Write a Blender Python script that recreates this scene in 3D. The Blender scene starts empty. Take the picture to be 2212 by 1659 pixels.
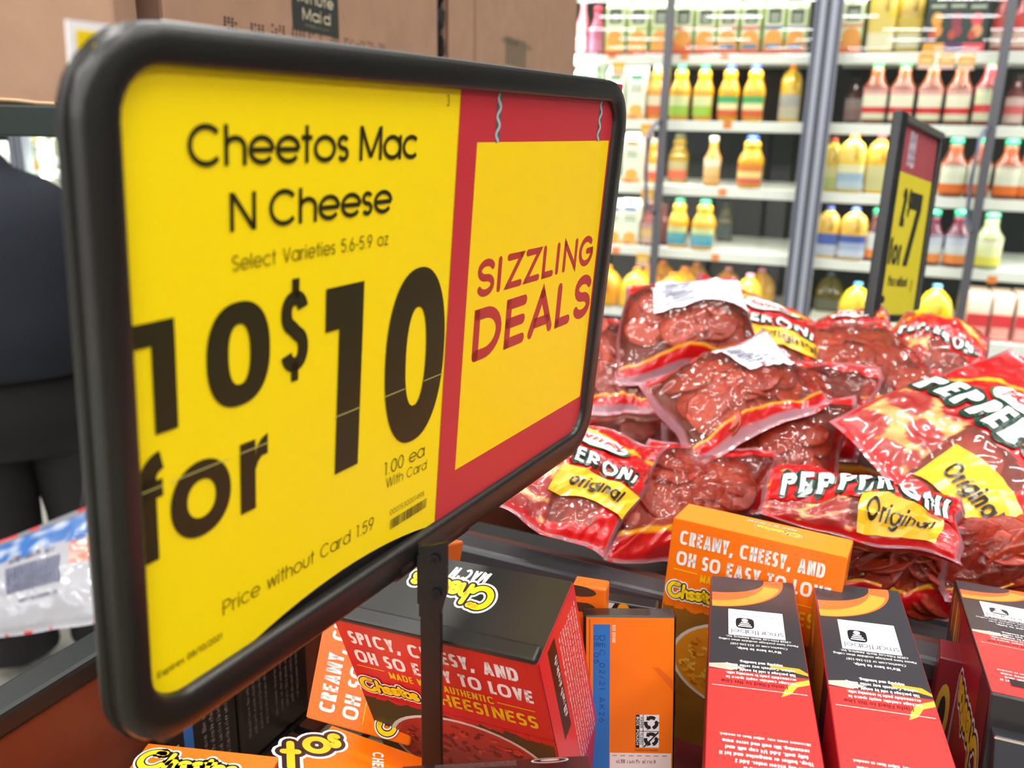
import bpy, bmesh, math, random
import numpy as np
from mathutils import Vector, Matrix, noise
from mathutils.geometry import tessellate_polygon

# ------------------------------------------------------------------ camera
S = bpy.context.scene
COL = S.collection
F, CX, CY, H = 1900.0, 1106.0, 829.5, 1.45          # picture taken as 2212 x 1659
_d = np.array([-.0215, 1, 560.9 / F]); _d /= np.linalg.norm(_d)
UP = -_d
_f = np.array([0, 0, 1.]); _f = _f - UP * (_f @ UP); _f /= np.linalg.norm(_f)
_r = np.cross(UP, _f)
if _r[0] < 0: _r = -_r
R = np.stack([_r, _f, UP])
CAM = np.array([0, 0, H])


def at(x, y, dep):
    return Vector(CAM + R @ (np.array([x - CX, y - CY, F]) * dep / F))


def ray(x, y):
    return Vector(R @ np.array([x - CX, y - CY, F]))


def at_z(x, y, z):
    d = ray(x, y); return Vector(CAM) + d * ((z - H) / d.z)


def at_plane(x, y, p, n):
    d = ray(x, y); c = Vector(CAM); return c + d * ((Vector(p) - c).dot(Vector(n)) / d.dot(Vector(n)))


cd = bpy.data.cameras.new('camera')
cam = bpy.data.objects.new('camera', cd); COL.objects.link(cam)
cd.sensor_width = 36; cd.lens = 36 * F / 2212; cd.clip_start = .02; cd.clip_end = 200
M = Matrix.Identity(4)
for i in range(3):
    M[i][0] = R[i][0]; M[i][1] = -R[i][1]; M[i][2] = -R[i][2]; M[i][3] = CAM[i]
cam.matrix_world = M
cd.dof.use_dof = True; cd.dof.focus_distance = .41; cd.dof.aperture_fstop = 11.5
S.camera = cam

# ------------------------------------------------------------------ world, lamps, exposure
wd = bpy.data.worlds.new('world'); S.world = wd; wd.use_nodes = True
wd.node_tree.nodes['Background'].inputs[0].default_value = (.93, .96, 1, 1)
wd.node_tree.nodes['Background'].inputs[1].default_value = .36
S.view_settings.view_transform = 'Standard'; S.view_settings.look = 'None'
S.view_settings.gamma = 1; S.view_settings.exposure = .35
S.view_settings.use_curve_mapping = False
CEIL = 4.3


def lamp(name, loc, sx, sy, power, rot=(0, 0, 0), col=(1, 1, 1), spread=None):
    l = bpy.data.lights.new(name, 'AREA'); l.shape = 'RECTANGLE'; l.size = sx; l.size_y = sy
    l.energy = power; l.color = col
    if spread: l.spread = spread
    o = bpy.data.objects.new(name, l); COL.objects.link(o); o.location = loc; o.rotation_euler = rot
    return o


YAWS = math.radians(-21.3)                           # the run of the cooler wall
for i, gx in enumerate((-3.6, -1.2, 1.2, 3.6)):      # strip lamps above the aisle
    for j, gy in enumerate((-3.6, -1.6, .4, 2.2)):
        c, s = math.cos(YAWS), math.sin(YAWS)
        lamp('ceiling_strip', (gx * c - gy * s, gx * s + gy * c, CEIL - .06), 1.3, .1, 35, (0, 0, YAWS), (1, .99, .97))
for i in range(8):                                   # the rest of the hall behind the photographer
    for j in range(7):
        dd_, ll_ = 11.5 + i * 3.1, -8.4 + j * 2.8 + (i % 2) * .7
        lamp('ceiling_strip', (.6 - .517 * dd_ + .854 * ll_, 3.9 - .854 * dd_ - .517 * ll_, CEIL - .06), 1.4, .26, 54, (0, 0, -.54), (1, 1, 1))


# ------------------------------------------------------------------ helpers
def lin(c):
    c /= 255.; return c / 12.92 if c <= .04045 else ((c + .055) / 1.055) ** 2.4


def hexc(h):
    return (lin(int(h[0:2], 16)), lin(int(h[2:4], 16)), lin(int(h[4:6], 16)), 1)


_M = {}
WOFF = {}      # world position of each thing's base, by name


def mat(h, rough=.5, metal=0., vary=0., scale=30., bump=0., bscale=200., coat=0., spec=.5, trans=0., alpha=1., wood=False, weave=False):
    k = (h, rough, metal, vary, scale, bump, bscale, coat, spec, trans, alpha, wood, weave)
    if k in _M: return _M[k]
    m = bpy.data.materials.new('m_' + h); m.use_nodes = True; nt = m.node_tree
    b = nt.nodes['Principled BSDF']; b.inputs['Base Color'].default_value = hexc(h)
    b.inputs['Roughness'].default_value = rough; b.inputs['Metallic'].default_value = metal
    b.inputs['Coat Weight'].default_value = coat; b.inputs['Specular IOR Level'].default_value = spec
    b.inputs['Transmission Weight'].default_value = trans; b.inputs['Alpha'].default_value = alpha
    if vary or bump or wood:
        tc = nt.nodes.new('ShaderNodeTexCoord')
        if vary or wood:
            n = nt.nodes.new('ShaderNodeTexNoise'); n.inputs['Scale'].default_value = scale; n.inputs['Detail'].default_value = 5
            if wood:
                mp = nt.nodes.new('ShaderNodeMapping'); mp.inputs['Scale'].default_value = (1, .05, 1) if wood is True else wood
                nt.links.new(tc.outputs['Object'], mp.inputs[0]); nt.links.new(mp.outputs[0], n.inputs['Vector'])
            else:
                nt.links.new(tc.outputs['Object'], n.inputs['Vector'])
            r = nt.nodes.new('ShaderNodeValToRGB'); c = hexc(h); v = vary or .3
            r.color_ramp.elements[0].position = .3; r.color_ramp.elements[1].position = .7
            r.color_ramp.elements[0].color = [x * (1 - v) for x in c[:3]] + [1]
            r.color_ramp.elements[1].color = [min(1, x * (1 + v)) for x in c[:3]] + [1]
            nt.links.new(n.outputs[0], r.inputs[0]); nt.links.new(r.outputs[0], b.inputs['Base Color'])
        if bump:
            n2 = nt.nodes.new('ShaderNodeTexNoise'); n2.inputs['Scale'].default_value = bscale; n2.inputs['Detail'].default_value = 4
            nt.links.new(tc.outputs['Object'], n2.inputs['Vector'])
            bp = nt.nodes.new('ShaderNodeBump'); bp.inputs['Strength'].default_value = bump; bp.inputs['Distance'].default_value = .002
            nt.links.new(n2.outputs[0], bp.inputs['Height']); nt.links.new(bp.outputs[0], b.inputs['Normal'])
    _M[k] = m
    return m


def thin_fresnel(nt, ior):
    """reflection of a thin sheet, the same from both sides"""
    f = nt.nodes.new('ShaderNodeFresnel'); g = nt.nodes.new('ShaderNodeNewGeometry')
    m = nt.nodes.new('ShaderNodeMath'); m.operation = 'MULTIPLY_ADD'; m.inputs[1].default_value = -2; m.inputs[2].default_value = 1
    p = nt.nodes.new('ShaderNodeMath'); p.operation = 'POWER'; p.inputs[0].default_value = ior
    nt.links.new(g.outputs['Backfacing'], m.inputs[0]); nt.links.new(m.outputs[0], p.inputs[1]); nt.links.new(p.outputs[0], f.inputs[0])
    return f


def glass_mat(name, tint=(1, 1, 1), refl=1.45, strength=1.):
    m = bpy.data.materials.new(name); m.use_nodes = True; nt = m.node_tree; nt.nodes.clear()
    o = nt.nodes.new('ShaderNodeOutputMaterial'); mx = nt.nodes.new('ShaderNodeMixShader')
    t = nt.nodes.new('ShaderNodeBsdfTransparent'); t.inputs[0].default_value = (*tint, 1)
    g = nt.nodes.new('ShaderNodeBsdfGlossy'); g.inputs['Roughness'].default_value = .01
    f = thin_fresnel(nt, refl)
    nt.links.new(f.outputs[0], mx.inputs[0]); nt.links.new(t.outputs[0], mx.inputs[1]); nt.links.new(g.outputs[0], mx.inputs[2])
    nt.links.new(mx.outputs[0], o.inputs[0]); return m


def mobj(name, verts, faces, mats, parent=None, midx=None, smooth=False, world=True):
    """one mesh object; verts are world points unless world=False"""
    off = Vector((0, 0, 0))
    if parent is not None and world:
        off = WOFF.get(parent.name, parent.location.copy())
    me = bpy.data.meshes.new(name)
    me.from_pydata([tuple(Vector(v) - off) for v in verts], [], faces)
    if not isinstance(mats, (list, tuple)): mats = [mats]
    for m in mats: me.materials.append(m)
    if midx is not None: me.polygons.foreach_set('material_index', midx)
    if smooth: me.polygons.foreach_set('use_smooth', [True] * len(me.polygons))
    me.update()
    o = bpy.data.objects.new(name, me); COL.objects.link(o)
    if parent is not None: o.parent = parent; WOFF[o.name] = Vector(off)
    return o


def tag(o, label=None, cat=None, group=None, kind=None):
    if label: o['label'] = label
    if cat: o['category'] = cat
    if group: o['group'] = group
    if kind: o['kind'] = kind
    return o


def thing(name, label, cat, loc=(0, 0, 0), group=None):
    o = bpy.data.objects.new(name, None); COL.objects.link(o); o.location = loc
    o.empty_display_size = .02
    return tag(o, label, cat, group)


def boxmesh(p, ex, ey, ez):
    """8 corners from origin p and three edge vectors"""
    p, ex, ey, ez = Vector(p), Vector(ex), Vector(ey), Vector(ez)
    v = [p, p + ex, p + ex + ey, p + ey, p + ez, p + ex + ez, p + ex + ey + ez, p + ey + ez]
    f = [(0, 3, 2, 1), (4, 5, 6, 7), (0, 1, 5, 4), (1, 2, 6, 5), (2, 3, 7, 6), (3, 0, 4, 7)]
    if ex.cross(ey).dot(ez) < 0: f = [tuple(reversed(q)) for q in f]
    return v, f


def bevel(o, w, seg=2):
    b = o.modifiers.new('bevel', 'BEVEL'); b.width = w; b.segments = seg; b.limit_method = 'ANGLE'
    b.harden_normals = False
    return o


def box(name, p, ex, ey, ez, m, parent=None, bw=0, world=True):
    v, f = boxmesh(p, ex, ey, ez)
    o = mobj(name, v, f, m, parent, world=world)
    if bw: bevel(o, bw)
    return o


def tube(pts, r, n=8, closed=False):
    pts = [Vector(p) for p in pts]; V = []; Fc = []
    N = len(pts)
    for i, p in enumerate(pts):
        a = pts[(i - 1) % N] if (i or closed) else pts[i]
        b = pts[(i + 1) % N] if (i < N - 1 or closed) else pts[i]
        t = (b - a).normalized()
        u = t.cross(Vector((0, 0, 1)));
        if u.length < .1: u = t.cross(Vector((0, 1, 0)))
        u.normalize(); w = t.cross(u)
        for k in range(n):
            an = 2 * math.pi * k / n
            V.append(p + (u * math.cos(an) + w * math.sin(an)) * r)
    for i in range(N if closed else N - 1):
        j = (i + 1) % N
        for k in range(n):
            l = (k + 1) % n
            Fc.append((i * n + k, i * n + l, j * n + l, j * n + k))
    if not closed:
        Fc.append(tuple(range(n - 1, -1, -1))); Fc.append(tuple(range((N - 1) * n, N * n)))
    return V, Fc


def join(parts):
    V, Fc = [], []
    for v, f in parts:
        o = len(V); V += list(v); Fc += [tuple(i + o for i in q) for q in f]
    return V, Fc


def loft(rings, n=28, cap=True):
    """rings: (cx, cy, z, rx, ry, exponent)"""
    V, Fc = [], []
    for (cx, cy, z, rx, ry, p) in rings:
        for k in range(n):
            a = 2 * math.pi * (k + .5) / n; c, s = math.cos(a), math.sin(a)
            V.append((cx + rx * math.copysign(abs(c) ** (2 / p), c), cy + ry * math.copysign(abs(s) ** (2 / p), s), z))
    for i in range(len(rings) - 1):
        for k in range(n):
            l = (k + 1) % n
            Fc.append((i * n + k, i * n + l, (i + 1) * n + l, (i + 1) * n + k))
    if cap:
        Fc.append(tuple(range(n - 1, -1, -1))); m = len(rings) - 1; Fc.append(tuple(range(m * n, m * n + n)))
    return V, Fc


# ------------------------------------------------------------------ lettering (stroke letters turned into flat ribbons)
XH = .74


def arc(cx, cy, rx, ry, a0, a1, p=2., n=None):
    n = n or max(5, int(abs(a1 - a0) / 14))
    out = []
    for i in range(n + 1):
        a = math.radians(a0 + (a1 - a0) * i / n); c, s = math.cos(a), math.sin(a)
        out.append((cx + rx * math.copysign(abs(c) ** (2 / p), c), cy + ry * math.copysign(abs(s) ** (2 / p), s)))
    return out


def glyph(ch, a, b, p):
    """strokes of a letter: ('s', pts, closed) ribbons and ('d', x0, y0, x1, y1) bars with level ends; a, b half weights"""
    L = lambda *q: ('s', [(q[i], q[i + 1]) for i in range(0, len(q), 2)], False)
    D = lambda x0, y0, x1, y1: ('d', x0, y0, x1, y1)
    A = lambda cx, cy, rx, ry, a0, a1: ('s', arc(cx, cy, rx, ry, a0, a1, p), False)
    O = lambda cx, cy, rx, ry: ('s', arc(cx, cy, rx, ry, 0, 360, p)[:-1], True)

    def SS(x0, x1, y0, y1):
        cx = (x0 + x1) / 2; rx = (x1 - x0) / 2 - a; ry = (y1 - y0 - 2 * b) / 4
        return ('s', arc(cx, y1 - b - ry, rx, ry, 25, 262, p, 14) + arc(cx, y0 + b + ry, rx, ry, 82, -155, p, 14), False)

    def arch(x0, x1):
        r = (x1 - x0) / 2
        return ('s', arc((x0 + x1) / 2, XH - min(r, .3), r - a, min(r, .3) - b, 180, 0, p) + [(x1 - a, 0)], False)
    x = XH / 2
    if ch == 'C': return [A(.44, .5, .44 - a, .51 - b, 42, 318)], .84
    if ch == 'G': return [A(.46, .5, .46 - a, .51 - b, 42, 350), L(.92 - a, .5 - b * 0, .5, .5 - 0) if False else L(.5, .46, .92 - a, .46), ], .95
    if ch == 'O': return [O(.46, .5, .46 - a, .51 - b)], .92
    if ch == 'Q': return [O(.46, .5, .46 - a, .51 - b), D(.55, .25, .85, -.05)], .92
    if ch == 'D': return [L(a, 0, a, 1), ('s', [(a, 1 - b), (.32, 1 - b)] + arc(.32, .5, .42 - a, .5 - b, 90, -90, p) + [(a, b)], False)], .76
    if ch == 'B': return [L(a, 0, a, 1), ('s', [(a, 1 - b), (.3, 1 - b)] + arc(.3, .76, .24 - a / 2, .24 - b, 90, -90, p) + [(a, .52)], False), ('s', [(a, .52), (.32, .52)] + arc(.32, .27, .28 - a, .27 - b, 90, -90, p) + [(a, b)], False)], .62
    if ch == 'P': return [L(a, 0, a, 1), ('s', [(a, 1 - b), (.3, 1 - b)] + arc(.3, .72, .3 - a, .28 - b, 90, -90, p) + [(a, .44 + b)], False)], .6
    if ch == 'R': return [L(a, 0, a, 1), ('s', [(a, 1 - b), (.3, 1 - b)] + arc(.3, .72, .3 - a, .28 - b, 90, -90, p) + [(a, .44 + b)], False), D(.3, .46, .6 - a, 0)], .63
    if ch == 'E': return [L(a, 0, a, 1), L(0, b, .52, b), L(0, .52, .48, .52), L(0, 1 - b, .52, 1 - b)], .54
    if ch == 'F': return [L(a, 0, a, 1), L(0, .5, .44, .5), L(0, 1 - b, .5, 1 - b)], .52
    if ch == 'H': return [L(a, 0, a, 1), L(.66 - a, 0, .66 - a, 1), L(0, .5, .66, .5)], .66
    if ch == 'I': return [L(a, 0, a, 1)], 2 * a
    if ch == 'J': return [('s', [(.42 - a, 1)] + arc(.21, .22, .21 - a, .22 - b, 0, -170, p), False)], .42
    if ch == 'K': return [L(a, 0, a, 1), D(.62 - a, 1, a, .38), D(.22, .55, .64 - a, 0)], .64
    if ch == 'L': return [L(a, 0, a, 1), L(0, b, .46, b)], .47
    if ch == 'M': return [L(a, 0, a, 1), L(.84 - a, 0, .84 - a, 1), D(a, 1, .42, .08), D(.84 - a, 1, .42, .08)], .84
    if ch == 'N': return [L(a, 0, a, 1), L(.7 - a, 0, .7 - a, 1), D(a, 1, .7 - a, 0)], .7
    if ch == 'S': return [SS(0, .54, -.01, 1.01)], .54
    if ch == 'T': return [L(.26, 0, .26, 1), L(0, 1 - b, .52, 1 - b)], .52
    if ch == 'U': return [('s', [(a, 1)] + arc(.32, .32, .32 - a, .33 - b, 180, 360, p) + [(.64 - a, 1)], False)], .64
    if ch == 'V': return [D(a, 1, .34, 0), D(.68 - a, 1, .34, 0)], .68
    if ch == 'W': return [D(a, 1, .26, 0), D(.5, 1, .26, 0), D(.5, 1, .74, 0), D(1 - a, 1, .74, 0)], 1.
    if ch == 'X': return [D(a, 1, .62 - a, 0), D(.62 - a, 1, a, 0)], .62
    if ch == 'Y': return [L(.32, 0, .32, .45), D(a, 1, .32, .4), D(.64 - a, 1, .32, .4)], .64
    if ch == 'Z': return [L(0, 1 - b, .56, 1 - b), L(0, b, .58, b), D(.56 - a, 1, a, 0)], .58
    if ch == 'A': return [D(a, 0, .37, 1), D(.74 - a, 0, .37, 1), L(.16, .27, .58, .27)], .74
    if ch == 'a': return [O(x, x, x - a, x + .01 - b), L(XH - a, 0, XH - a, XH)], XH
    if ch == 'b': return [O(x, x, x - a, x + .01 - b), L(a, 0, a, 1)], XH
    if ch == 'c': return [A(x, x, x - a, x + .01 - b, 45, 315)], .66
    if ch == 'd': return [O(x, x, x - a, x + .01 - b), L(XH - a, 0, XH - a, 1)], XH
    if ch == 'e': return [A(x, x, x - a, x + .01 - b, 0, 322), L(2 * a, x, XH - a, x)], XH - .02
    if ch == 'f': return [('s', arc(.28, 1 - .18, .14, .18 - b, 80, 180, p) + [(.14, 0)], False), L(0, XH - b, .3, XH - b)], .3
    if ch == 'g': return [O(x, x, x - a, x + .01 - b), ('s', [(XH - a, XH)] + arc(x, .02, x - a, .28 - b, 0, -155, p), False)], XH
    if ch == 'h': return [L(a, 0, a, 1), arch(0, .58)], .58
    if ch == 'i': return [L(a, 0, a, XH), L(a, .86, a, 1)], 2 * a
    if ch == 'j': return [L(a, -.25, a, XH), L(a, .86, a, 1)], 2 * a
    if ch == 'k': return [L(a, 0, a, 1), D(.5 - a, XH, a, .28), D(.18, .42, .52 - a, 0)], .52
    if ch == 'l': return [L(a, 0, a, 1)], 2 * a
    if ch == 'm': return [L(a, 0, a, XH), arch(0, .48), ('s', arch(.48 - 2 * a, .96 - 2 * a)[1], False)], .96 - 2 * a
    if ch == 'n': return [L(a, 0, a, XH), arch(0, .58)], .58
    if ch == 'o': return [O(x, x, x - a, x + .01 - b)], XH
    if ch == 'p': return [O(x, x, x - a, x + .01 - b), L(a, -.26, a, XH)], XH
    if ch == 'q': return [O(x, x, x - a, x + .01 - b), L(XH - a, -.26, XH - a, XH)], XH
    if ch == 'r': return [L(a, 0, a, XH), ('s', arc(.3, XH - .28, .3 - a, .28 - b, 180, 88, p), False)], .33
    if ch == 's': return [SS(0, .4, -.01, XH + .01)], .4
    if ch == 't': return [L(.17, 0, .17, 1), L(0, XH - b, .34, XH - b)], .34
    if ch == 'u': return [('s', [(a, XH)] + arc(.28, .28, .28 - a, .29 - b, 180, 360, p) + [(.56 - a, XH)], False)], .56
    if ch == 'v': return [D(a, XH, .28, 0), D(.56 - a, XH, .28, 0)], .56
    if ch == 'w': return [D(a, XH, .2, 0), D(.4, XH, .2, 0), D(.4, XH, .6, 0), D(.8 - a, XH, .6, 0)], .8
    if ch == 'x': return [D(a, XH, .5 - a, 0), D(.5 - a, XH, a, 0)], .5
    if ch == 'y': return [D(a, XH, .27, 0), D(.54 - a, XH, .16, -.26)], .54
    if ch == 'z': return [L(0, XH - b, .44, XH - b), L(0, b, .46, b), D(.44 - a, XH, a, 0)], .46
    if ch == '0': return [O(.28, .5, .28 - a, .51 - b)], .56
    if ch == '1': return [L(.22, 0, .22, 1), L(.04, 1 - b, .22 + a, 1 - b)], .36
    if ch == '2': return [('s', arc(.27, .72, .26 - a, .28 - b, 170, -35, p) + [(a, b), (.54, b)], False)], .54
    if ch == '3': return [('s', arc(.25, .74, .22 - a, .26 - b, 150, -80, p) + arc(.25, .27, .26 - a, .28 - b, 80, -150, p), False)], .54
    if ch == '4': return [L(.42, 0, .42, 1), L(0, .28, .56, .28), D(.42, 1, a, .28)], .56
    if ch == '5': return [('s', [(.5, 1 - b), (.12, 1 - b), (.07, .55)] + arc(.26, .33, .28 - a, .33 - b, 130, -150, p), False)], .56
    if ch == '6': return [O(.28, .31, .28 - a, .32 - b), D(.36, 1, a + .02, .42)], .56
    if ch == '7': return [L(0, 1 - b, .52, 1 - b), D(.5 - a, 1, .14, 0)], .54
    if ch == '8': return [O(.28, .75, .23 - a, .26 - b), O(.28, .27, .28 - a, .28 - b)], .56
    if ch == '9': return [O(.28, .69, .28 - a, .32 - b), D(.56 - a - .02, .58, .2, 0)], .56
    if ch == '.': return [L(a, 0, a, 2 * b)], 2 * a
    if ch == ',': return [D(a + .04, 2 * b, a - .04, -.14)], 2 * a
    if ch == "'": return [L(a, .72, a, 1)], 2 * a
    if ch == '-': return [L(0, .4, .3, .4)], .3
    if ch == '/': return [D(.02, -.08, .4, 1.04)], .42
    if ch == ':': return [L(a, 0, a, 2 * b), L(a, .5, a, .5 + 2 * b)], 2 * a
    if ch == '$': return [SS(0, .54, 0, 1), L(.27, -.13, .27, .1), L(.27, .9, .27, 1.13)], .54
    if ch == '?': return [L(.2, 0, .2, 2 * b)], .4
    return [], .3


def rglyph(ch, a, b, p):
    """round-ended letters drawn as centre lines inside their extents"""
    L = lambda *q: ('s', [(q[i], q[i + 1]) for i in range(0, len(q), 2)], False)
    w = {'I': 2 * a, 'L': .5, 'Z': .62, 'N': .66, 'E': .56, 'A': .74, 'D': .7, 'S': .6, 'G': .72}[ch]
    if ch == 'I': return [L(a, b, a, 1 - b)], w
    if ch == 'L': return [L(a, 1 - b, a, b, w - a, b)], w
    if ch == 'Z': return [L(a, 1 - b, w - a, 1 - b, a, b, w - a, b)], w
    if ch == 'N': return [L(a, b, a, 1 - b, w - a, b, w - a, 1 - b)], w
    if ch == 'E': return [L(w - a, 1 - b, a, 1 - b, a, b, w - a, b), L(a, .51, w - a * 1.3, .51)], w
    if ch == 'A': return [L(a, b, w / 2, 1 - b, w - a, b), L(a + .1, .3, w - a - .1, .3)], w
    if ch == 'D': return [('s', [(a, b), (a, 1 - b), (.28, 1 - b)] + arc(.28, .5, .42 - a, .5 - b, 80, -80, 2) + [(.28, b), (a, b)], False)], w
    if ch == 'S': return [glyph('S', a, b, 2)[0][0][:1] + ([(x * w / .54, y) for x, y in glyph('S', a * .54 / w, b, 2)[0][0][1]], False)], w
    return [('s', arc(.37, .5, .37 - a, .5 - b, 48, 345, 2) + [(w - a, .5), (.42, .5)], False)], w


def ribbon(pts, w, closed=False, rnd=False):
    """quads along a polyline, mitred"""
    P = [Vector(q) for q in pts]; out = []
    N = len(P)
    if N < 2: return []
    Lf, Rt = [], []
    for i in range(N):
        a = P[i - 1] if (i or closed) else None
        b = P[(i + 1) % N] if (i < N - 1 or closed) else None
        d0 = (P[i] - a).normalized() if a is not None and (P[i] - a).length > 1e-9 else None
        d1 = (b - P[i]).normalized() if b is not None and (b - P[i]).length > 1e-9 else None
        if d0 is None: d0 = d1
        if d1 is None: d1 = d0
        if d0 is None: d0 = d1 = Vector((1, 0))
        t = d0 + d1
        t = t.normalized() if t.length > 1e-6 else d0
        n = Vector((-t.y, t.x)); k = max(.45, abs(n.dot(Vector((-d1.y, d1.x)))))
        Lf.append(P[i] + n * (w / k)); Rt.append(P[i] - n * (w / k))
    for i in range(N if closed else N - 1):
        j = (i + 1) % N
        out.append([Rt[i], Rt[j], Lf[j], Lf[i]])
    if rnd and not closed:
        for c, d in ((P[0], P[0] - P[1]), (P[-1], P[-1] - P[-2])):
            th = math.atan2(d.y, d.x)
            ring = [Vector((c.x + w * math.cos(th + an), c.y + w * math.sin(th + an))) for an in [math.pi * (k / 6 - .5) for k in range(7)]]
            out.append(ring)
    return out


class Print:
    """flat print laid on a surface: mapper(u, v, h) -> world point, h is the height above the surface"""

    def __init__(s, mapper, unit=1., rough=.42, step=.00012, seg=0):
        s.seg = seg; s.m = mapper; s.V = []; s.F = []; s.I = []; s.mats = []; s.rough = rough; s.step = step; s.unit = unit

    def _mi(s, c):
        m = mat(c, s.rough)
        if m not in s.mats: s.mats.append(m)
        return s.mats.index(m)

    def poly(s, pts, c, layer=1, tess=False):
        mi = s._mi(c); h = layer * s.step
        pts = [Vector((q[0], q[1])) for q in pts]
        if tess:
            for t in tessellate_polygon([[Vector((q.x, q.y, 0)) for q in pts]]):
                s.poly([pts[i] for i in t], c, layer)
            return
        o = len(s.V)
        s.V += [s.m(q.x, q.y, h) for q in pts]
        s.F.append(tuple(range(o, o + len(pts)))); s.I.append(mi)

    def rect(s, x0, y0, x1, y1, c, layer=1, n=1, m=1):
        for i in range(n):
            for j in range(m):
                a, b = x0 + (x1 - x0) * i / n, x0 + (x1 - x0) * (i + 1) / n
                d, e = y0 + (y1 - y0) * j / m, y0 + (y1 - y0) * (j + 1) / m
                s.poly([(a, d), (b, d), (b, e), (a, e)], c, layer)

    def ring(s, cx, cy, r0, r1, c, layer=1, n=40, p=2., rot=0., a0=0, a1=360, k=1):
        """r0 inner (rx, ry) or None, r1 outer"""
        ca, sa = math.cos(rot), math.sin(rot)
        tr = lambda q: (cx + (q[0] - cx) * ca - (q[1] - cy) * sa, cy + (q[0] - cx) * sa + (q[1] - cy) * ca)
        out = [tr(q) for q in arc(cx, cy, r1[0], r1[1], a0, a1, p, n)]
        inn = [tr(q) for q in arc(cx, cy, r0[0], r0[1], a0, a1, p, n)] if r0 else [(cx, cy)] * (n + 1)
        for i in range(n):
            for j in range(k):
                f0, f1 = j / k, (j + 1) / k
                lp = lambda A, B, f: (A[0] + (B[0] - A[0]) * f, A[1] + (B[1] - A[1]) * f)
                q = [lp(inn[i], out[i], f0), lp(inn[i], out[i], f1), lp(inn[i + 1], out[i + 1], f1), lp(inn[i + 1], out[i + 1], f0)]
                if not r0 and j == 0: q = q[:3]
                s.poly(q, c, layer)

    def split(s, P, closed):
        out = []
        for i in range(len(P) if closed else len(P) - 1):
            a, b = P[i], P[(i + 1) % len(P)]; n = max(1, int(math.hypot(b[0] - a[0], b[1] - a[1]) / s.seg))
            out += [(a[0] + (b[0] - a[0]) * k / n, a[1] + (b[1] - a[1]) * k / n) for k in range(n)]
        return out if closed else out + [P[-1]]

    def paths(s, strokes, tf, w, c, layer, rnd):
        for st in strokes:
            if st[0] == 's':
                P = [tf(*q) for q in st[1]]
                if s.seg: P = s.split(P, st[2])
                for q in ribbon(P, w, st[2], rnd): s.poly(q, c, layer)
                if rnd and not st[2]:
                    for i in range(1, len(P) - 1):       # round joints
                        a = Vector(P[i]) - Vector(P[i - 1]); b = Vector(P[i + 1]) - Vector(P[i])
                        if a.length > 0 and b.length > 0 and a.angle(b) > .6:
                            s.poly([(P[i][0] + w * math.cos(t * math.pi / 5), P[i][1] + w * math.sin(t * math.pi / 5)) for t in range(10)], c, layer)
            else:
                P = [tf(st[1], st[2]), tf(st[3], st[4])]
                if s.seg:
                    for q in ribbon(s.split(P, False), w, False, rnd): s.poly(q, c, layer)
                elif rnd:
                    for q in ribbon(P, w, False, True): s.poly(q, c, layer)
                else:
                    d = Vector(P[1]) - Vector(P[0])
                    X = Vector(tf(1, 0)) - Vector(tf(0, 0)); X.normalize()
                    k = abs(d.normalized().cross(X)) if d.length else 1
                    hw = X * (w / max(k, .3))
                    A, B = Vector(P[0]), Vector(P[1])
                    s.poly([A - hw, A + hw, B + hw, B - hw], c, layer)

    def text(s, t, x, y, size, c, wt=.1, sx=1., track=.1, width=None, rot=0., layer=2, rnd=False, p=2., align='l', shear=0., outline=None, space=.34, bend=0., wave=None, jitter=0.):
        """size is the cap height; width squeezes or widens the line to fit"""
        adv = []; X = 0
        for ch in t:
            a = wt / 2 / sx
            G_ = rglyph if (rnd == 2 and ch != ' ') else glyph
            g, w = G_(ch, a, wt / 2, p)
            if ch == ' ': g, w = [], space
            adv.append((ch, X, w)); X += w + track
        X -= track
        if width: sx = sx * (width / (X * size * sx))
        tot = X * size * sx
        off = {'l': 0, 'c': -tot / 2, 'r': -tot}[align]
        ca, sa = math.cos(rot), math.sin(rot)
        lay = [(wt / 2 * size, c, layer)]
        if outline:
            lay = [(wt / 2 * size + o[0] * size, o[1], layer + i) for i, o in enumerate(outline)] + [(wt / 2 * size, c, layer + len(outline))]
        for (hw, col, ly) in lay:
            rr = random.Random(5)
            for ch, gx, w in adv:
                if ch == ' ': continue
                g, _ = (rglyph if rnd == 2 else glyph)(ch, wt / 2 / sx, wt / 2, p)
                jr = (rr.random() - .5) * jitter; jy = (rr.random() - .5) * jitter * .5

                def tf(px, py, gx=gx, w=w, jr=jr, jy=jy):
                    mx = gx + w / 2
                    lx, ly_ = px - w / 2, py
                    sc = 1.
                    if wave: sc, dy = wave(mx / X); ly_ = ly_ * sc + dy
                    lx += shear * py
                    lx, ly_ = lx * math.cos(jr) - ly_ * math.sin(jr), lx * math.sin(jr) + ly_ * math.cos(jr) + jy
                    gxx = (lx + mx) * size * sx + off; gy = ly_ * size
                    if bend:
                        th = (mx * size * sx + off) * bend; lxx = lx * size * sx
                        Rr = 1 / bend
                        gxx = (Rr + gy) * math.sin(th) + lxx * math.cos(th)
                        gy = (Rr + gy) * math.cos(th) - Rr - lxx * math.sin(th)
                    return (x + gxx * ca - gy * sa, y + gxx * sa + gy * ca)
                s.paths(g, tf, hw, col, ly, rnd or (outline is not None and ly < layer + len(outline)))
        return tot

    def build(s, name, parent, label=None):
        o = mobj(name, s.V, s.F, s.mats, parent, s.I)
        if label: o['label'] = label
        return o


def plane_map(o, ex, ey, n):
    o, ex, ey, n = Vector(o), Vector(ex), Vector(ey), Vector(n)
    return lambda u, v, h: o + ex * u + ey * v + n * h


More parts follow.
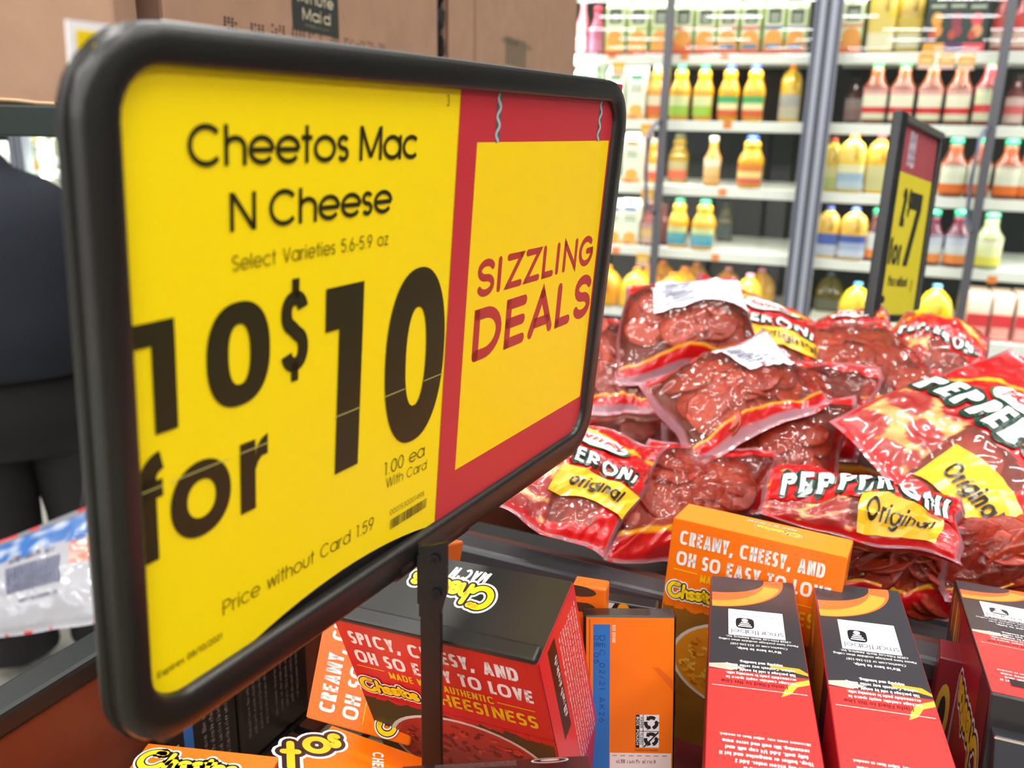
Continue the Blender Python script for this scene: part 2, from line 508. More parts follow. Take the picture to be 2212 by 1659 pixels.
def snack_logo(P, x, y, s, rot=0., layer=3, flip=1, yel='F7CF1D', rim='F4EFEA', wx=1.):
    """the yellow script word with its black and white rims; s = height of the capital"""
    ca, sa = math.cos(rot), math.sin(rot)
    S_ = lambda pts, c=False: ('s', pts, c)
    big = [S_(arc(.62, .55, .52, .5, 55, 330, 2, 20)), S_([(.98, 1.0), (.7, .98)])]
    let = [(big, 0, 0, 1.)]
    e = [S_(arc(.3, .3, .26, .27, 5, 325, 2, 14)), S_([(.08, .25), (.54, .36)])]
    h_ = [S_([(.1, .0), (.24, .95)]), S_(arc(.36, .3, .2, .26, 165, 10, 2, 8) + [(.56, .02)])]
    o_ = [S_(arc(.3, .3, .26, .27, 0, 360, 2, 16)[:-1], True)]
    t_ = [S_([(.2, .78), (.16, .2), (.3, .05), (.42, .12)]), S_([(0, .55), (.44, .6)])]
    s_ = [S_(arc(.26, .42, .17, .14, 30, 260, 2, 9) + arc(.26, .15, .18, .14, 80, -160, 2, 9))]
    let += [(h_, 1.16, .02, .98), (e, 1.78, -.02, .98), (e, 2.36, -.0, .94), (t_, 2.92, .0, .95), (o_, 3.32, -.08, .9), (s_, 3.9, -.12, .95)]
    for hw, col, ly in ((.29, rim, layer), (.2, '1C1410', layer + 1), (.11, yel, layer + 2)):
        for g, gx, gy, sc in let:
            def tf(px, py):
                X, Y = (gx + px * sc) * s * wx, (gy + py * sc) * s
                return (x + X * ca - Y * sa, y + X * sa + Y * ca)
            P.paths(g, tf, hw * s * (1 if ly < layer + 2 else (1.25 if g is big else 1)), col, ly, True)


def greek(P, x, y, size, width, c, layer=2, rot=0., seed=1, wt=.16):
    """print too small to read: strokes grouped like words, no letters"""
    r = random.Random(seed); ca, sa = math.cos(rot), math.sin(rot); X = 0

    def q(x0, y0, x1, y1):
        P.poly([(x + a * ca - b * sa, y + a * sa + b * ca) for a, b in ((x0, y0), (x1, y0), (x1, y1), (x0, y1))], c, layer)
    while X < width:
        for _ in range(r.randint(3, 9)):
            if X > width - size * .5: break
            h = size * r.choice((.7, .7, .7, 1.)); t = size * wt
            q(X, 0, X + t, h)
            k = r.random()
            if k < .7: q(X, h * r.choice((0, .45, .8)), X + size * .42, h * 1. if k < .1 else h * r.choice((0, .45, .8)) + t)
            if k < .4: q(X + size * .42 - t, 0, X + size * .42, size * .7)
            X += size * .55
        X += size * .4


def barcode(P, x0, y0, x1, y1, c, layer=3, n=34, seed=1):
    r = random.Random(seed); x = x0; k = (x1 - x0) / (n * 1.9)
    while x < x1 - k:
        w = k * r.choice((.6, .9, 1.4)); P.rect(x, y0, min(x + w, x1), y1, c, layer); x += w + k * r.choice((.5, .9, 1.2))

# ------------------------------------------------------------------ room shell
wn = Vector((math.sin(-YAWS), math.cos(YAWS), 0)); ws = Vector((math.cos(YAWS), math.sin(YAWS), 0))   # into the cooler, along it
W0 = at(1500, 270, 3.9); Z3 = Vector((0, 0, 1))


def wp(x, y, off=0.):
    """pixel -> (along, height) on the plane parallel to the cooler front, off metres behind it"""
    q = at_plane(x, y, W0 + wn * off, wn); return (q - W0).dot(ws), q.z


def wl(s, z, off=0.): return Vector((W0.x, W0.y, 0)) + ws * s + wn * off + Z3 * z


v, f = boxmesh((-26, -40, -.05), (52, 0, 0), (0, 60, 0), (0, 0, .05))
tag(mobj('floor', v, f, mat('A7A39A', .35, vary=.08, scale=60)), kind='structure')
v, f = boxmesh((-26, -40, CEIL), (52, 0, 0), (0, 60, 0), (0, 0, .05))
tag(mobj('ceiling', v, f, mat('E8E6E0', .9)), kind='structure')
tag(box('wall_back', wl(-8, 0, .95), ws * 16, wn * .1, Z3 * CEIL, mat('23282B', .8)), kind='structure')
tag(box('wall_front', (-24, -38, 0), (48, 0, 0), (0, .1, 0), (0, 0, CEIL), mat('C9C4B8', .8)), kind='structure')

# ------------------------------------------------------------------ cooler case
DEEP = .8
cab = thing('display_cooler', 'long glass-doored refrigerated juice cooler with grey aluminium door frames and white shelves', 'cooler', wl(0, 0, 0))
alu = mat('A3A8B6', .4, .15); alud = mat('5A606C', .45, .4); blk = mat('1B1F20', .6)
SL, SR = -5.2, 2.6
box('back_panel', wl(SL, .1, DEEP), ws * (SR - SL), wn * .05, Z3 * 2.5, mat('161B1C', .75), cab)
box('top_panel', wl(SL, 2.35, -.02), ws * (SR - SL), wn * (DEEP + .07), Z3 * .35, mat('2A2E30', .6), cab)
box('kick_panel', wl(SL, 0, 0), ws * (SR - SL), wn * (DEEP + .05), Z3 * .2, blk, cab)
RZ = [wp(1600, y)[1] for y in (112, 262, 409, 552)]           # shelf heights
RZ.append(wp(1330, 670)[1])
RZ = RZ + [RZ[0] + .33]
shelfw = mat('EFF0E6', .5)
s_m = wp(1760, 300)[0]                                        # middle upright
s_far = wp(45, 340)[0]                                        # upright seen at the far left
s_l = wp(1430, 300)[0]; s_r = wp(2135, 300)[0]
for z in RZ:
    for a, b in ((SL, s_far - .06), (s_far + .06, s_far + 1.45), (s_far + 1.55, s_m - .05), (s_m + .05, SR)):
        sh = box('shelf', wl(a, z - .02, .1), ws * (b - a), wn * (DEEP - .12), Z3 * .02, shelfw, cab)
        box('price_rail', wl(a, z - .045, .085), ws * (b - a), wn * .014, Z3 * .045, shelfw, sh, .003)
for s0 in (s_far, s_far + 1.5, s_m, SR):                      # uprights with their ribs
    up_ = box('upright', wl(s0 - .055, .1, -.03), ws * .11, wn * .07, Z3 * 2.4, alu, cab, .006)
    box('rib', wl(s0 - .012, .1, -.034), ws * .022, wn * .01, Z3 * 2.4, mat('4A4E58', .5), up_)
    box('rib', wl(s0 - .052, .1, -.036), ws * .018, wn * .012, Z3 * 2.4, alud, up_)
    box('rib', wl(s0 + .034, .1, -.036), ws * .018, wn * .012, Z3 * 2.4, alud, up_)
glass = glass_mat('door_glass', (.97, .985, .98), 1.4)
hm = mat('7E86A0', .3, .7)
for a, b, hs in ((s_far + .06, s_far + 1.44, 1), (s_far + 1.56, s_l - .005, 1), (s_l + .012, s_m - .055, 0), (s_m + .055, s_r - .005, 1), (s_r + .012, SR - .06, 0)):
    dr = box('glass_door', wl(a, .2, -.012), ws * (b - a), wn * .005, Z3 * 2.15, glass, cab)
    e = b if hs else a
    box('door_edge', wl(e - .009, .2, -.022), ws * .018, wn * .022, Z3 * 2.15, mat('66666C', .4, .5), dr)
    if hs:
        zt, zb = wp(1430, 262)[1], wp(1430, 460)[1]
        for sg in (-1,):
            k = e + sg * .02
            pts = [wl(k + .018, zt, -.02), wl(k + .005, zt - .01, -.05), wl(k - .012, zt - .05, -.075), wl(k - .02, (zt + zb) / 2, -.085), wl(k - .012, zb + .05, -.075), wl(k + .005, zb + .01, -.05), wl(k + .018, zb, -.02)]
            vv, ff = tube(pts, .009, 10); mobj('door_handle', vv, ff, hm, dr, smooth=True)
# light strips behind the uprights
for s0, z in [(q, 1.35) for q in (s_l - .45, SR - .08, s_far - .07, s_far + .07, s_far + .9)]:
    l = lamp('cooler_lamp', wl(s0, z, .06), .03, 2.2, 5 if s0 > s_far + .5 else 7, (0, 0, 0), (.95, 1, .97))
    l.rotation_euler = (math.radians(90), 0, YAWS + math.radians(0))
    # strips face inwards, slightly towards the middle of each bay
    dirv = (wn + ws * (.8 if s0 in (s_m + .07, s_far + .07) else -.8 if s0 in (s_m - .07, s_far - .07, SR - .08) else 0)).normalized()
    l.rotation_euler = dirv.to_track_quat('-Z', 'Y').to_euler()


for z in RZ[:4] + [RZ[5], RZ[5] + .33]:               # added fill strips under the shelf lips, brightening the stock
    for a, b in ((s_far + .1, s_far + 1.4), (s_l - 1.1, s_m - .12), (s_m + .1, SR - .1), (s_far - 1.2, s_far - .1)):
        l = lamp('shelf_fill', wl((a + b) / 2, z - .05, .09), b - a, .012, 2.0 * (b - a), (0, 0, 0), (.97, 1, .97))
        l.rotation_euler = (wn * .75 - Z3).to_track_quat('-Z', 'Y').to_euler()
        l.matrix_world = Matrix.Translation(l.location) @ Matrix((ws, -(wn * .75 - Z3).normalized().cross(ws), -(wn * .75 - Z3).normalized())).transposed().to_4x4()


# ------------------------------------------------------------------ cooler stock
def lathe_part(name, rings, m, parent, n=20):
    v, f = loft(rings, n); return mobj(name, v, f, m, parent, smooth=True, world=False)


PROTO = {}


def blob(Pn, cx, cz, r, c, k=8):
    Pn.poly([(cx + r * math.cos(2 * math.pi * i / k), cz + r * 1.1 * math.sin(2 * math.pi * i / k)) for i in range(k)], c, 3)


def product(kind, w, h, cols):
    """stock item at the origin, standing on z=0, front towards -y; returns the root of a fresh thing"""
    key = (kind, round(w, 3), round(h, 3), cols)
    r = w / 2
    root = bpy.data.objects.new({'carton': 'juice_carton', 'carafe': 'juice_carafe', 'jug': 'juice_jug', 'gallon': 'gallon_jug', 'bottle': 'juice_bottle', 'box': 'fruit_bar_box', 'tub': 'dairy_tub'}[kind], None)
    COL.objects.link(root); root.empty_display_size = .02
    if key in PROTO:
        for ch in PROTO[key]:
            c = ch.copy(); COL.objects.link(c); c.parent = root
            for g in ch.children:
                g2 = g.copy(); COL.objects.link(g2); g2.parent = c
        return root
    body, cap, lab = cols[0], cols[1], cols[2:]
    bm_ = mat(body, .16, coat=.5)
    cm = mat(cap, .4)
    out = []
    if kind == 'carafe':
        p = 3
        b = lathe_part('bottle_body', [(0, 0, 0, r * .84, r * .84, p), (0, 0, .012, r * .93, r * .93, p), (0, 0, h * .16, r * .9, r * .9, p), (0, 0, h * .42, r * .96, r * .96, p), (0, 0, h * .5, r, r, p), (0, 0, h * .58, r * .94, r * .94, 2.6), (0, 0, h * .68, r * .74, r * .74, 2.2), (0, 0, h * .76, r * .58, r * .58, 2), (0, 0, h * .79, r * .66, r * .66, 2), (0, 0, h * .87, r * .64, r * .64, 2), (0, 0, h * .89, r * .5, r * .5, 2), (0, 0, h * .92, r * .45, r * .45, 2)], bm_, root)
        c = lathe_part('cap', [(0, 0, h * .9, r * .48, r * .48, 2), (0, 0, h * .985, r * .46, r * .46, 2), (0, 0, h, r * .4, r * .4, 2)], cm, root)
        lz0, lz1, lr = .08, .44, .985
        out = [b, c]
    elif kind == 'bottle':
        p = 2.2
        b = lathe_part('bottle_body', [(0, 0, 0, r * .8, r * .8, p), (0, 0, .01, r * .9, r * .9, p), (0, 0, h * .05, r * .93, r * .93, p), (0, 0, h * .3, r * .86, r * .86, p), (0, 0, h * .52, r, r, p), (0, 0, h * .57, r * .98, r * .98, p), (0, 0, h * .66, r * .66, r * .66, 2), (0, 0, h * .78, r * .46, r * .46, 2), (0, 0, h * .84, r * .5, r * .5, 2), (0, 0, h * .9, r * .4, r * .4, 2)], bm_, root)
        c = lathe_part('cap', [(0, 0, h * .885, r * .5, r * .5, 2), (0, 0, h * .99, r * .5, r * .5, 2), (0, 0, h, r * .42, r * .42, 2)], cm, root)
        lz0, lz1, lr = .07, .55, .97
        out = [b, c]
    elif kind == 'jug':
        b = lathe_part('jug_body', [(0, 0, 0, r * .85, r * .8, 4), (0, 0, .012, r * .97, r * .9, 4), (0, 0, h * .5, r, r * .93, 3.6), (0, 0, h * .72, r * .98, r * .9, 3), (0, 0, h * .82, r * .8, r * .78, 2.4), (0, 0, h * .9, r * .4, r * .4, 2), (0, 0, h * .92, r * .3, r * .3, 2)], bm_, root)
        vv, ff = tube([(r * .2, -r * .72, h * .86), (r * .3, -r * 1.0, h * .8), (r * .34, -r * 1.02, h * .68), (r * .3, -r * .95, h * .58)], r * .13, 8)
        hd = mobj('handle', vv, ff, bm_, root, smooth=True, world=False)
        c = lathe_part('cap', [(0, 0, h * .91, r * .34, r * .34, 2), (0, 0, h * .99, r * .34, r * .34, 2), (0, 0, h, r * .28, r * .28, 2)], cm, root)
        lz0, lz1, lr = .06, .48, 1.0
        out = [b, c, hd]
    elif kind == 'gallon':
        b = lathe_part('jug_body', [(0, 0, 0, r * .85, r * .85, 4), (0, 0, .012, r * .98, r * .95, 4), (0, 0, h * .4, r, r * .97, 3.4), (0, 0, h * .55, r * .97, r * .95, 2.8), (0, 0, h * .7, r * .82, r * .82, 2.2), (0, 0, h * .82, r * .55, r * .55, 2), (0, 0, h * .9, r * .26, r * .26, 2), (0, 0, h * .93, r * .2, r * .2, 2)], bm_, root)
        vv, ff = tube([(r * .15, -r * .35, h * .86), (r * .2, -r * .78, h * .8), (r * .22, -r * 1.03, h * .66), (r * .22, -r * 1.06, h * .52), (r * .2, -r * .95, h * .42)], r * .14, 8)
        hd = mobj('handle', vv, ff, bm_, root, smooth=True, world=False)
        c = lathe_part('cap', [(0, 0, h * .915, r * .25, r * .25, 2), (0, 0, h * .99, r * .25, r * .25, 2), (0, 0, h, r * .2, r * .2, 2)], cm, root)
        lz0, lz1, lr = .08, .34, 1.0
        out = [b, c, hd]
    elif kind == 'carton':
        t = h * .84
        v = [(-r, -r, 0), (r, -r, 0), (r, r, 0), (-r, r, 0), (-r, -r, t), (r, -r, t), (r, r, t), (-r, r, t), (-r, -.003, h * .965), (r, -.003, h * .965), (r, .003, h * .965), (-r, .003, h * .965), (-r, -.003, h), (r, -.003, h), (r, .003, h), (-r, .003, h)]
        f = [(0, 3, 2, 1), (0, 1, 5, 4), (1, 2, 6, 5), (2, 3, 7, 6), (3, 0, 4, 7), (4, 5, 9, 8), (6, 7, 11, 10), (5, 6, 10, 9), (7, 4, 8, 11), (8, 9, 13, 12), (10, 11, 15, 14), (9, 10, 14, 13), (11, 8, 12, 15), (12, 13, 14, 15)]
        b = mobj('carton_body', v, f, mat(body, .35), root, world=False)
        c = lathe_part('cap', [(0, 0, 0, .014, .014, 2), (0, 0, .012, .014, .014, 2)], cm, root, 14)
        c.location = (0, -r * .52, h * .895); c.rotation_euler = (math.radians(50), 0, 0)
        P = Print(lambda u, z, hh: Vector((u, -r - hh, z)), rough=.35, step=.0006)
        if lab[0] == 'a':            # green and white cartons with a dark badge and oranges
            P.rect(-r, 0, r, t, 'E9EFC4', 1)
            P.rect(-r, 0, -r * .86, t, '9DBB54', 2); P.rect(r * .86, 0, r, t, '9DBB54', 2)
            P.rect(-r * .62, t * .66, r * .62, t * .98, '4A5648', 2); P.rect(-r * .4, t * .8, r * .4, t * .87, 'B5BDA8', 3); P.rect(-r * .4, t * .71, r * .4, t * .77, 'B5BDA8', 3)
            P.rect(-r, t * .53, r, t * .6, lab[1], 2); P.rect(-r, 0, r, t * .3, lab[2], 2)
            P.ring(0, t * .34, None, (r * .8, t * .18), 'F6A33C', 3, 18); P.rect(-r, 0, r, t * .07, 'D8492A', 4)
            if len(lab) > 3: P.rect(-r * .7, t * .1, r * .7, t * .2, lab[3], 4)
        elif lab[0] == 'b':          # white carton, coloured top, orange foot
            P.rect(-r, 0, r, t, 'F1F4DC', 1); P.rect(-r * .6, t * .9, r * .6, t, lab[1], 2)
            P.rect(-r * .6, t * .72, r * .6, t * .76, '8A9A7C', 2); P.rect(-r * .6, t * .63, r * .6, t * .67, '8A9A7C', 2)
            P.rect(-r, 0, r, t * .12, 'F3B168', 2); P.ring(r * .05, t * .2, None, (r * .7, t * .14), 'F4B64A', 3, 16); P.rect(-r * .5, 0, r * .2, t * .07, 'E46A3A', 4)
        else:                        # dark carton with fruit
            P.rect(-r, 0, r, t, '23352F', 1); P.rect(-r, 0, r, t * .17, lab[1], 2)
            P.ring(0, t * .62, None, (r * .52, t * .14), lab[1] if lab[1] != '5E2F6B' else '93304A', 3, 14); P.ring(r * .1, t * .4, None, (r * .55, t * .13), lab[2], 4, 14); P.ring(-r * .3, t * .32, None, (r * .35, t * .09), 'C84A38', 5, 12)
            P.rect(-r * .7, t * .84, r * .7, t * .9, 'B7C0A8', 2)
        b2 = P.build('front_print', root)
        b2.data.update()
        PROTO[key] = [b, c, b2]
        return root
    elif kind == 'box':
        b = mobj('box_body', *boxmesh((-r * .92, -r * .6, 0), (w * .92, 0, 0), (0, w * 2.2, 0), (0, 0, h)), mat('F0D2BE', .45), root, world=False)
        P = Print(lambda u, z, hh: Vector((u, -r * .6 - hh, z)), step=.0006)
        P.rect(-r * .92, 0, r * .92, h * .66, body, 1)
        P.rect(-r * .9, h * .67, r * .9, h, 'F2D9C6', 1); P.rect(-r * .8, h * .25, r * .8, h * .45, 'E9A79A', 2); P.rect(-r * .9, h * .62, r * .9, h * .66, 'E23A3A', 2)
        P.text('FRUIT', 0, h * .3, h * .1, 'C62A33', .2, .6, align='c', layer=3) if False else None
        P.rect(-r * .3, 0, r * .3, h * .08, 'F2B05A', 2)
        b2 = P.build('front_print', root); PROTO[key] = [b, b2]; return root
    elif kind == 'tub':
        b = lathe_part('tub_body', [(0, 0, 0, r * .85, r * .85, 2), (0, 0, h * .85, r * .97, r * .97, 2)], bm_, root)
        c = lathe_part('lid', [(0, 0, h * .85, r, r, 2), (0, 0, h, r, r, 2)], cm, root); PROTO[key] = [b, c]
        return root
    # label wrapped round the front of the body
    V, Fc, I = [], [], []
    ms = [mat(q, .3) for q in lab]
    rows = len(lab); n = 10; pz = {'carafe': 3, 'bottle': 2.2}.get(kind, 3.8)
    for j in range(rows + 1):
        z = h * (lz0 + (lz1 - lz0) * j / rows)
        for i in range(n + 1):
            a = math.radians(-152 + 124 * i / n); c_, s_ = math.cos(a), math.sin(a)
            rr = r * lr + .0012; ry = rr * (.95 if kind in ('jug', 'gallon') else 1)
            V.append((rr * math.copysign(abs(c_) ** (2 / pz), c_), ry * math.copysign(abs(s_) ** (2 / pz), s_), z))
    for j in range(rows):
        for i in range(n):
            q = j * (n + 1) + i; Fc.append((q, q + 1, q + n + 2, q + n + 1)); I.append(j)
    l = mobj('paper_label', V, Fc, ms, root, I, smooth=True, world=False); out.append(l)
    PROTO[key] = out
    return root


GC, BC, OC, WC = '1F8F5C', '2F4FA8', 'E88A2A', 'D9D5C0'
OJ, OJD = 'F0B020', '8F7420'
RUBY = '84401C'
A_ = lambda c1, c2, *m: ('E4EAC0', 'DDE0C0', 'a', c1, c2) + m
items = [  # kind, x centre, y bottom, y top, width px, colours (dim ones have shade painted in), how far behind the front, label
    ('bottle', 1260, 112, -8, 26, ('C4606A', 'D8A0A0', 'E3B9B4', 'D98A92'), .13, 'narrow pink juice bottle at the left end of the top cooler shelf'),
    ('bottle', 1291, 112, 14, 36, ('A8405C', 'C0304A', 'C77A96', 'B7607E'), .13, 'magenta juice bottle with red cap beside the first green carton'),
    ('carton', 1335, 110, 2, 46, A_('C6D070', 'F2C45A'), .13, 'green and white orange juice carton beside the magenta bottle, top shelf'),
    ('carton', 1384, 110, 2, 46, A_('C6D070', 'F2B04A'), .13, 'green and white orange juice carton, second in the top shelf row'),
    ('carton', 1432, 110, 2, 46, A_('C6D070', 'F2B04A'), .13, 'green and white carton behind the thin door edge, top shelf'),
    ('carton', 1480, 110, 4, 46, A_('E8743A', 'EE7A3C'), .13, 'orange-banded juice carton just right of the door edge, top shelf'),
    ('carton', 1528, 110, 4, 46, A_('E8743A', 'EE8A3C'), .13, 'orange-banded juice carton left of the pink-banded ones, top shelf'),
    ('carton', 1576, 110, 4, 46, A_('E0687A', 'F09A4A', '4E86A8'), .13, 'pink-banded carton, first of the four with blue foot panels'),
    ('carton', 1625, 110, 4, 46, A_('E0687A', 'F09A4A', '4E86A8'), .13, 'pink-banded carton, second of the four with blue foot panels'),
    ('carton', 1675, 110, 2, 46, A_('5A62A8', 'F09A4A', '4E86A8'), .13, 'blue-banded carton, third of the four with blue foot panels'),
    ('carton', 1723, 110, 2, 46, A_('5A62A8', 'F09A4A', '4E86A8'), .13, 'blue-banded carton against the middle cooler upright, top shelf'),
    ('carton', 1843, 100, -8, 48, A_('E89A6A', 'F09A4A'), .16, 'pale green carton just right of the middle upright, top shelf'),
    ('jug', 1908, 98, -40, 60, ('E2C33A', OC, 'E9E0B8', 'E4C860'), .13, 'large yellow jug with pale label, left of two on the top shelf'),
    ('jug', 1968, 98, -40, 60, ('B8982C', OC, 'C9C4A0', 'C4A83A'), .16, 'large dull yellow jug, right of two on the top shelf'),
    ('carton', 2024, 96, -20, 44, ('23352F', '23352F', 'c', 'F2A53A', 'E8943C'), .13, 'dark fruit carton with orange foot band'),
    ('carton', 2066, 96, -20, 42, ('23352F', '23352F', 'c', '5E2F6B', 'A03848'), .13, 'dark fruit carton with purple foot band'),
    ('carton', 2110, 94, -20, 44, ('23352F', '23352F', 'c', 'EE4A5A', 'E8A070'), .13, 'dark fruit carton with pink foot band'),
    ('bottle', 2170, 94, -30, 48, ('8A2C2A', '5A3430', 'C9A99A', 'C23A34'), .15, 'red juice bottle right of the dark cartons, top shelf'),
    ('bottle', 2212, 92, -30, 42, ('8A2C2A', '5A3430', 'C9A99A', 'C23A34'), .15, 'red juice bottle cut by the right edge of the picture, top shelf'),
    # second row
    ('carton', 1266, 258, 142, 42, ('E9F0D4', '2FA070', 'b', '2F9A6C'), .14, 'green-topped white carton at the left end of the second shelf'),
    ('carton', 1290, 258, 144, 40, ('E9F0D4', '2FA070', 'b', '2F9A6C'), .3, 'green-topped white carton standing behind the front row, second shelf'),
    ('carton', 1334, 258, 144, 42, ('E9F0D4', '2FA070', 'b', '2F9A6C'), .14, 'green-topped white carton above the sign corner, second shelf'),
    ('carton', 1379, 258, 144, 42, ('E9F0D4', '2FA070', 'b', '2F9A6C'), .14, 'green-topped white carton beside the orange drink bottle, second shelf'),
    ('carafe', 1419, 258, 142, 40, ('E8961E', WC, 'E06A2A', 'EAD9B8'), .14, 'orange drink bottle with white cap left of the door edge, second shelf'),
    ('carafe', 1471, 256, 140, 46, (OJ, GC, 'A9D24A', 'E4E8A8'), .13, 'juice carafe with green cap, left of the two on the second shelf'),
    ('carafe', 1521, 256, 139, 46, (OJ, GC, 'A9D24A', 'E4E8A8'), .13, 'juice carafe with green cap, right of the two on the second shelf'),
    ('carafe', 1576, 257, 141, 48, (OJ, BC, 'E0683A', 'EFE9B0', '48B06A'), .13, 'juice carafe with blue cap, left of the two on the second shelf'),
    ('carafe', 1630, 258, 139, 50, (OJ, BC, 'E0683A', 'EFE9B0', '48B06A'), .13, 'juice carafe with blue cap, right of the two on the second shelf'),
    ('jug', 1709, 258, 139, 48, ('C29A20', OC, 'A8A088', '8F9088'), .22, 'dim yellow jug with orange cap by the middle upright, second shelf'),
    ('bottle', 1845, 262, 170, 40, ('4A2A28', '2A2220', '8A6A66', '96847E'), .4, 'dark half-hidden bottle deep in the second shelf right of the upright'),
    ('bottle', 1892, 263, 129, 56, (RUBY, GC, 'DAD9B8', 'D8363A', 'ECE8CC', 'ECE8CC', 'E2A8A0'), .13, 'red-labelled juice bottle with green cap, first of four on the second shelf'),
    ('bottle', 1950, 264, 129, 56, (RUBY, GC, 'DAD9B8', 'D8363A', 'ECE8CC', 'ECE8CC', 'E2A8A0'), .13, 'red-labelled juice bottle with green cap, second of four, above the small sign'),
    ('bottle', 2011, 265, 129, 56, (RUBY, GC, 'DAD9B8', 'D8363A', 'ECE8CC', 'ECE8CC', 'E2A8A0'), .13, 'red-labelled juice bottle with green cap, third of four on the second shelf'),
    ('bottle', 2072, 266, 129, 56, (RUBY, GC, 'DAD9B8', 'D8363A', 'ECE8CC', 'ECE8CC', 'E2A8A0'), .13, 'red-labelled juice bottle with green cap, last of four on the second shelf'),
    ('bottle', 2135, 267, 126, 58, ('8F2E30', GC, 'DAD9B8', 'E2454A', 'DFE3BC', 'DFE3BC'), .13, 'dark red juice bottle beside the right door edge, second shelf'),
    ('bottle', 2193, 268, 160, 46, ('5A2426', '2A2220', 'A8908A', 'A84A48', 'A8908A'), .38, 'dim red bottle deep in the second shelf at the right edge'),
    # third row
    ('carton', 1369, 402, 288, 42, ('F0F2DC', 'E8803A', 'b', 'EE8A3C'), .14, 'orange-topped white carton on the third shelf'),
    ('carafe', 1411, 402, 300, 34, ('E8961E', WC, 'D85A3A', 'E8C8B0'), .2, 'orange drink bottle partly hidden by the left door handle, third shelf'),
    ('carafe', 1467, 401, 288, 46, ('A8861E', '7A7A5A', 'C85A3A', 'A89A70'), .3, 'dim bottle with red label deep in the third shelf'),
    ('bottle', 1540, 402, 294, 40, ('C08A30', WC, 'D9A860', 'E0BE80', 'E8DCC0'), .15, 'small amber drink bottle with white cap standing alone on the third shelf'),
    ('carafe', 1623, 404, 292, 58, (OJ, BC, 'E0623A', 'F2DC8A', 'E8803A'), .13, 'juice carafe with blue cap standing alone on the third shelf'),
    ('jug', 1797, 412, 296, 44, ('E0BE4A', 'E0503A', 'B9C27A', 'D8D090'), .14, 'yellow jug against the middle upright, third shelf'),
    ('jug', 1840, 414, 290, 60, ('F3D058', 'F08A3A', 'B8C6CC', '9DB4C8', 'E8E0B0'), .13, 'bright yellow jug with blue and white label, third shelf'),
    ('jug', 1898, 415, 291, 54, ('E2B43A', 'C84A5A', 'C9C48A', 'D0C890'), .15, 'yellow jug with red cap left of the small hanging sign, third shelf'),
    ('bottle', 2060, 424, 296, 58, ('8E4018', GC, 'E0722E', 'DFE0C8', 'E6E4CE'), .13, 'amber juice bottle right of the small sign, third shelf'),
    ('bottle', 2116, 426, 296, 54, ('8E4018', GC, 'E0722E', 'DFE0C8', 'E6E4CE'), .13, 'amber juice bottle behind the right door handle, third shelf'),
    ('bottle', 2178, 430, 300, 60, ('8E4018', GC, 'E0722E', 'DFE0C8', 'E6E4CE'), .13, 'amber juice bottle right of the right door handle, third shelf'),
    ('bottle', 2222, 432, 300, 46, ('8E4018', GC, 'E0722E', 'DFE0C8', 'E6E4CE'), .13, 'amber juice bottle cut by the right picture edge, third shelf'),
    # fourth row
    ('carton', 1330, 534, 430, 40, ('F0F2DC', '2F55B0', 'b', '3A62B8'), .14, 'blue-topped white carton nearest the big sign, fourth shelf'),
    ('carton', 1365, 535, 430, 42, ('F0F2DC', '2F55B0', 'b', '3A62B8'), .14, 'blue-topped white carton, right one of the pair on the fourth shelf'),
    ('bottle', 1404, 538, 438, 42, ('7A2A2A', '5A2A2A', 'D8B09A', 'E8C078', 'C89A90'), .14, 'dark red drink bottle left of the door edge, fourth shelf'),
    ('bottle', 1434, 539, 440, 34, ('6A2A2A', '5A2A2A', '7A3A3A', '7A3A3A'), .2, 'dark red drink bottle just right of the door edge, fourth shelf'),
    ('carafe', 1466, 540, 430, 46, (OJ, GC, '4AA0B8', '62B0B8', 'D8E0A0'), .14, 'juice carafe with green cap and blue label, left of the fourth-shelf pair'),
    ('carafe', 1521, 543, 431, 54, (OJ, GC, '4AA0B8', '62B0B8', 'D8E0A0'), .13, 'juice carafe with green cap and blue label, right of the fourth-shelf pair'),
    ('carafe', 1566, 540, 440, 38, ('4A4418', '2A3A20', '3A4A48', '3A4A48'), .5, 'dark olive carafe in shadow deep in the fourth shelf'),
    ('jug', 1788, 560, 446, 48, ('EDBE58', '4A62B0', 'C8CEDC', '5A70B8'), .14, 'yellow jug with blue cap against the middle upright, fourth shelf'),
    ('jug', 1843, 563, 448, 58, ('F0BC50', '4A62B0', 'C8CEDC', 'A8B4D0', '4A62A8'), .13, 'yellow jug with blue cap, right one of the fourth-shelf pair'),
    ('bottle', 1890, 566, 450, 42, ('4E2228', GC, 'EE9048', 'D9DEDE', 'D9DEDE'), .14, 'purple juice bottle left of the small hanging sign, fourth shelf'),
    ('bottle', 2012, 576, 452, 52, ('5A2030', GC, 'EE9048', 'D9DEDE', 'C8CCDC'), .13, 'purple juice bottle just right of the small hanging sign, fourth shelf'),
    ('bottle', 2068, 580, 454, 56, ('5A2030', GC, 'EE9048', 'D9DEDE', 'C8CCDC'), .13, 'purple juice bottle beside the right door edge, fourth shelf'),
    ('bottle', 2136, 585, 458, 62, ('A8B07A', '4A9A70', 'E8E060', 'EDF0B0', 'F0F2C8'), .14, 'pale green lemonade bottle at the right, fourth shelf'),
    # bottom row; rear gallons get darker colours standing in for shade
    ('gallon', 1312, 668, 574, 74, ('F2A60C', 'F08018', 'F2A60C', 'F2A60C'), .14, 'orange juice gallon next to the edge of the big sign'),
    ('gallon', 1374, 668, 580, 76, ('F8C01A', 'F08018', 'F8C01A', 'F8C01A'), .13, 'orange juice gallon, brightest of the left group, bottom shelf'),
    ('gallon', 1400, 662, 572, 70, ('EFA614', 'F08018', 'EFA614', 'EFA614'), .36, 'orange juice gallon behind the brightest one, bottom shelf'),
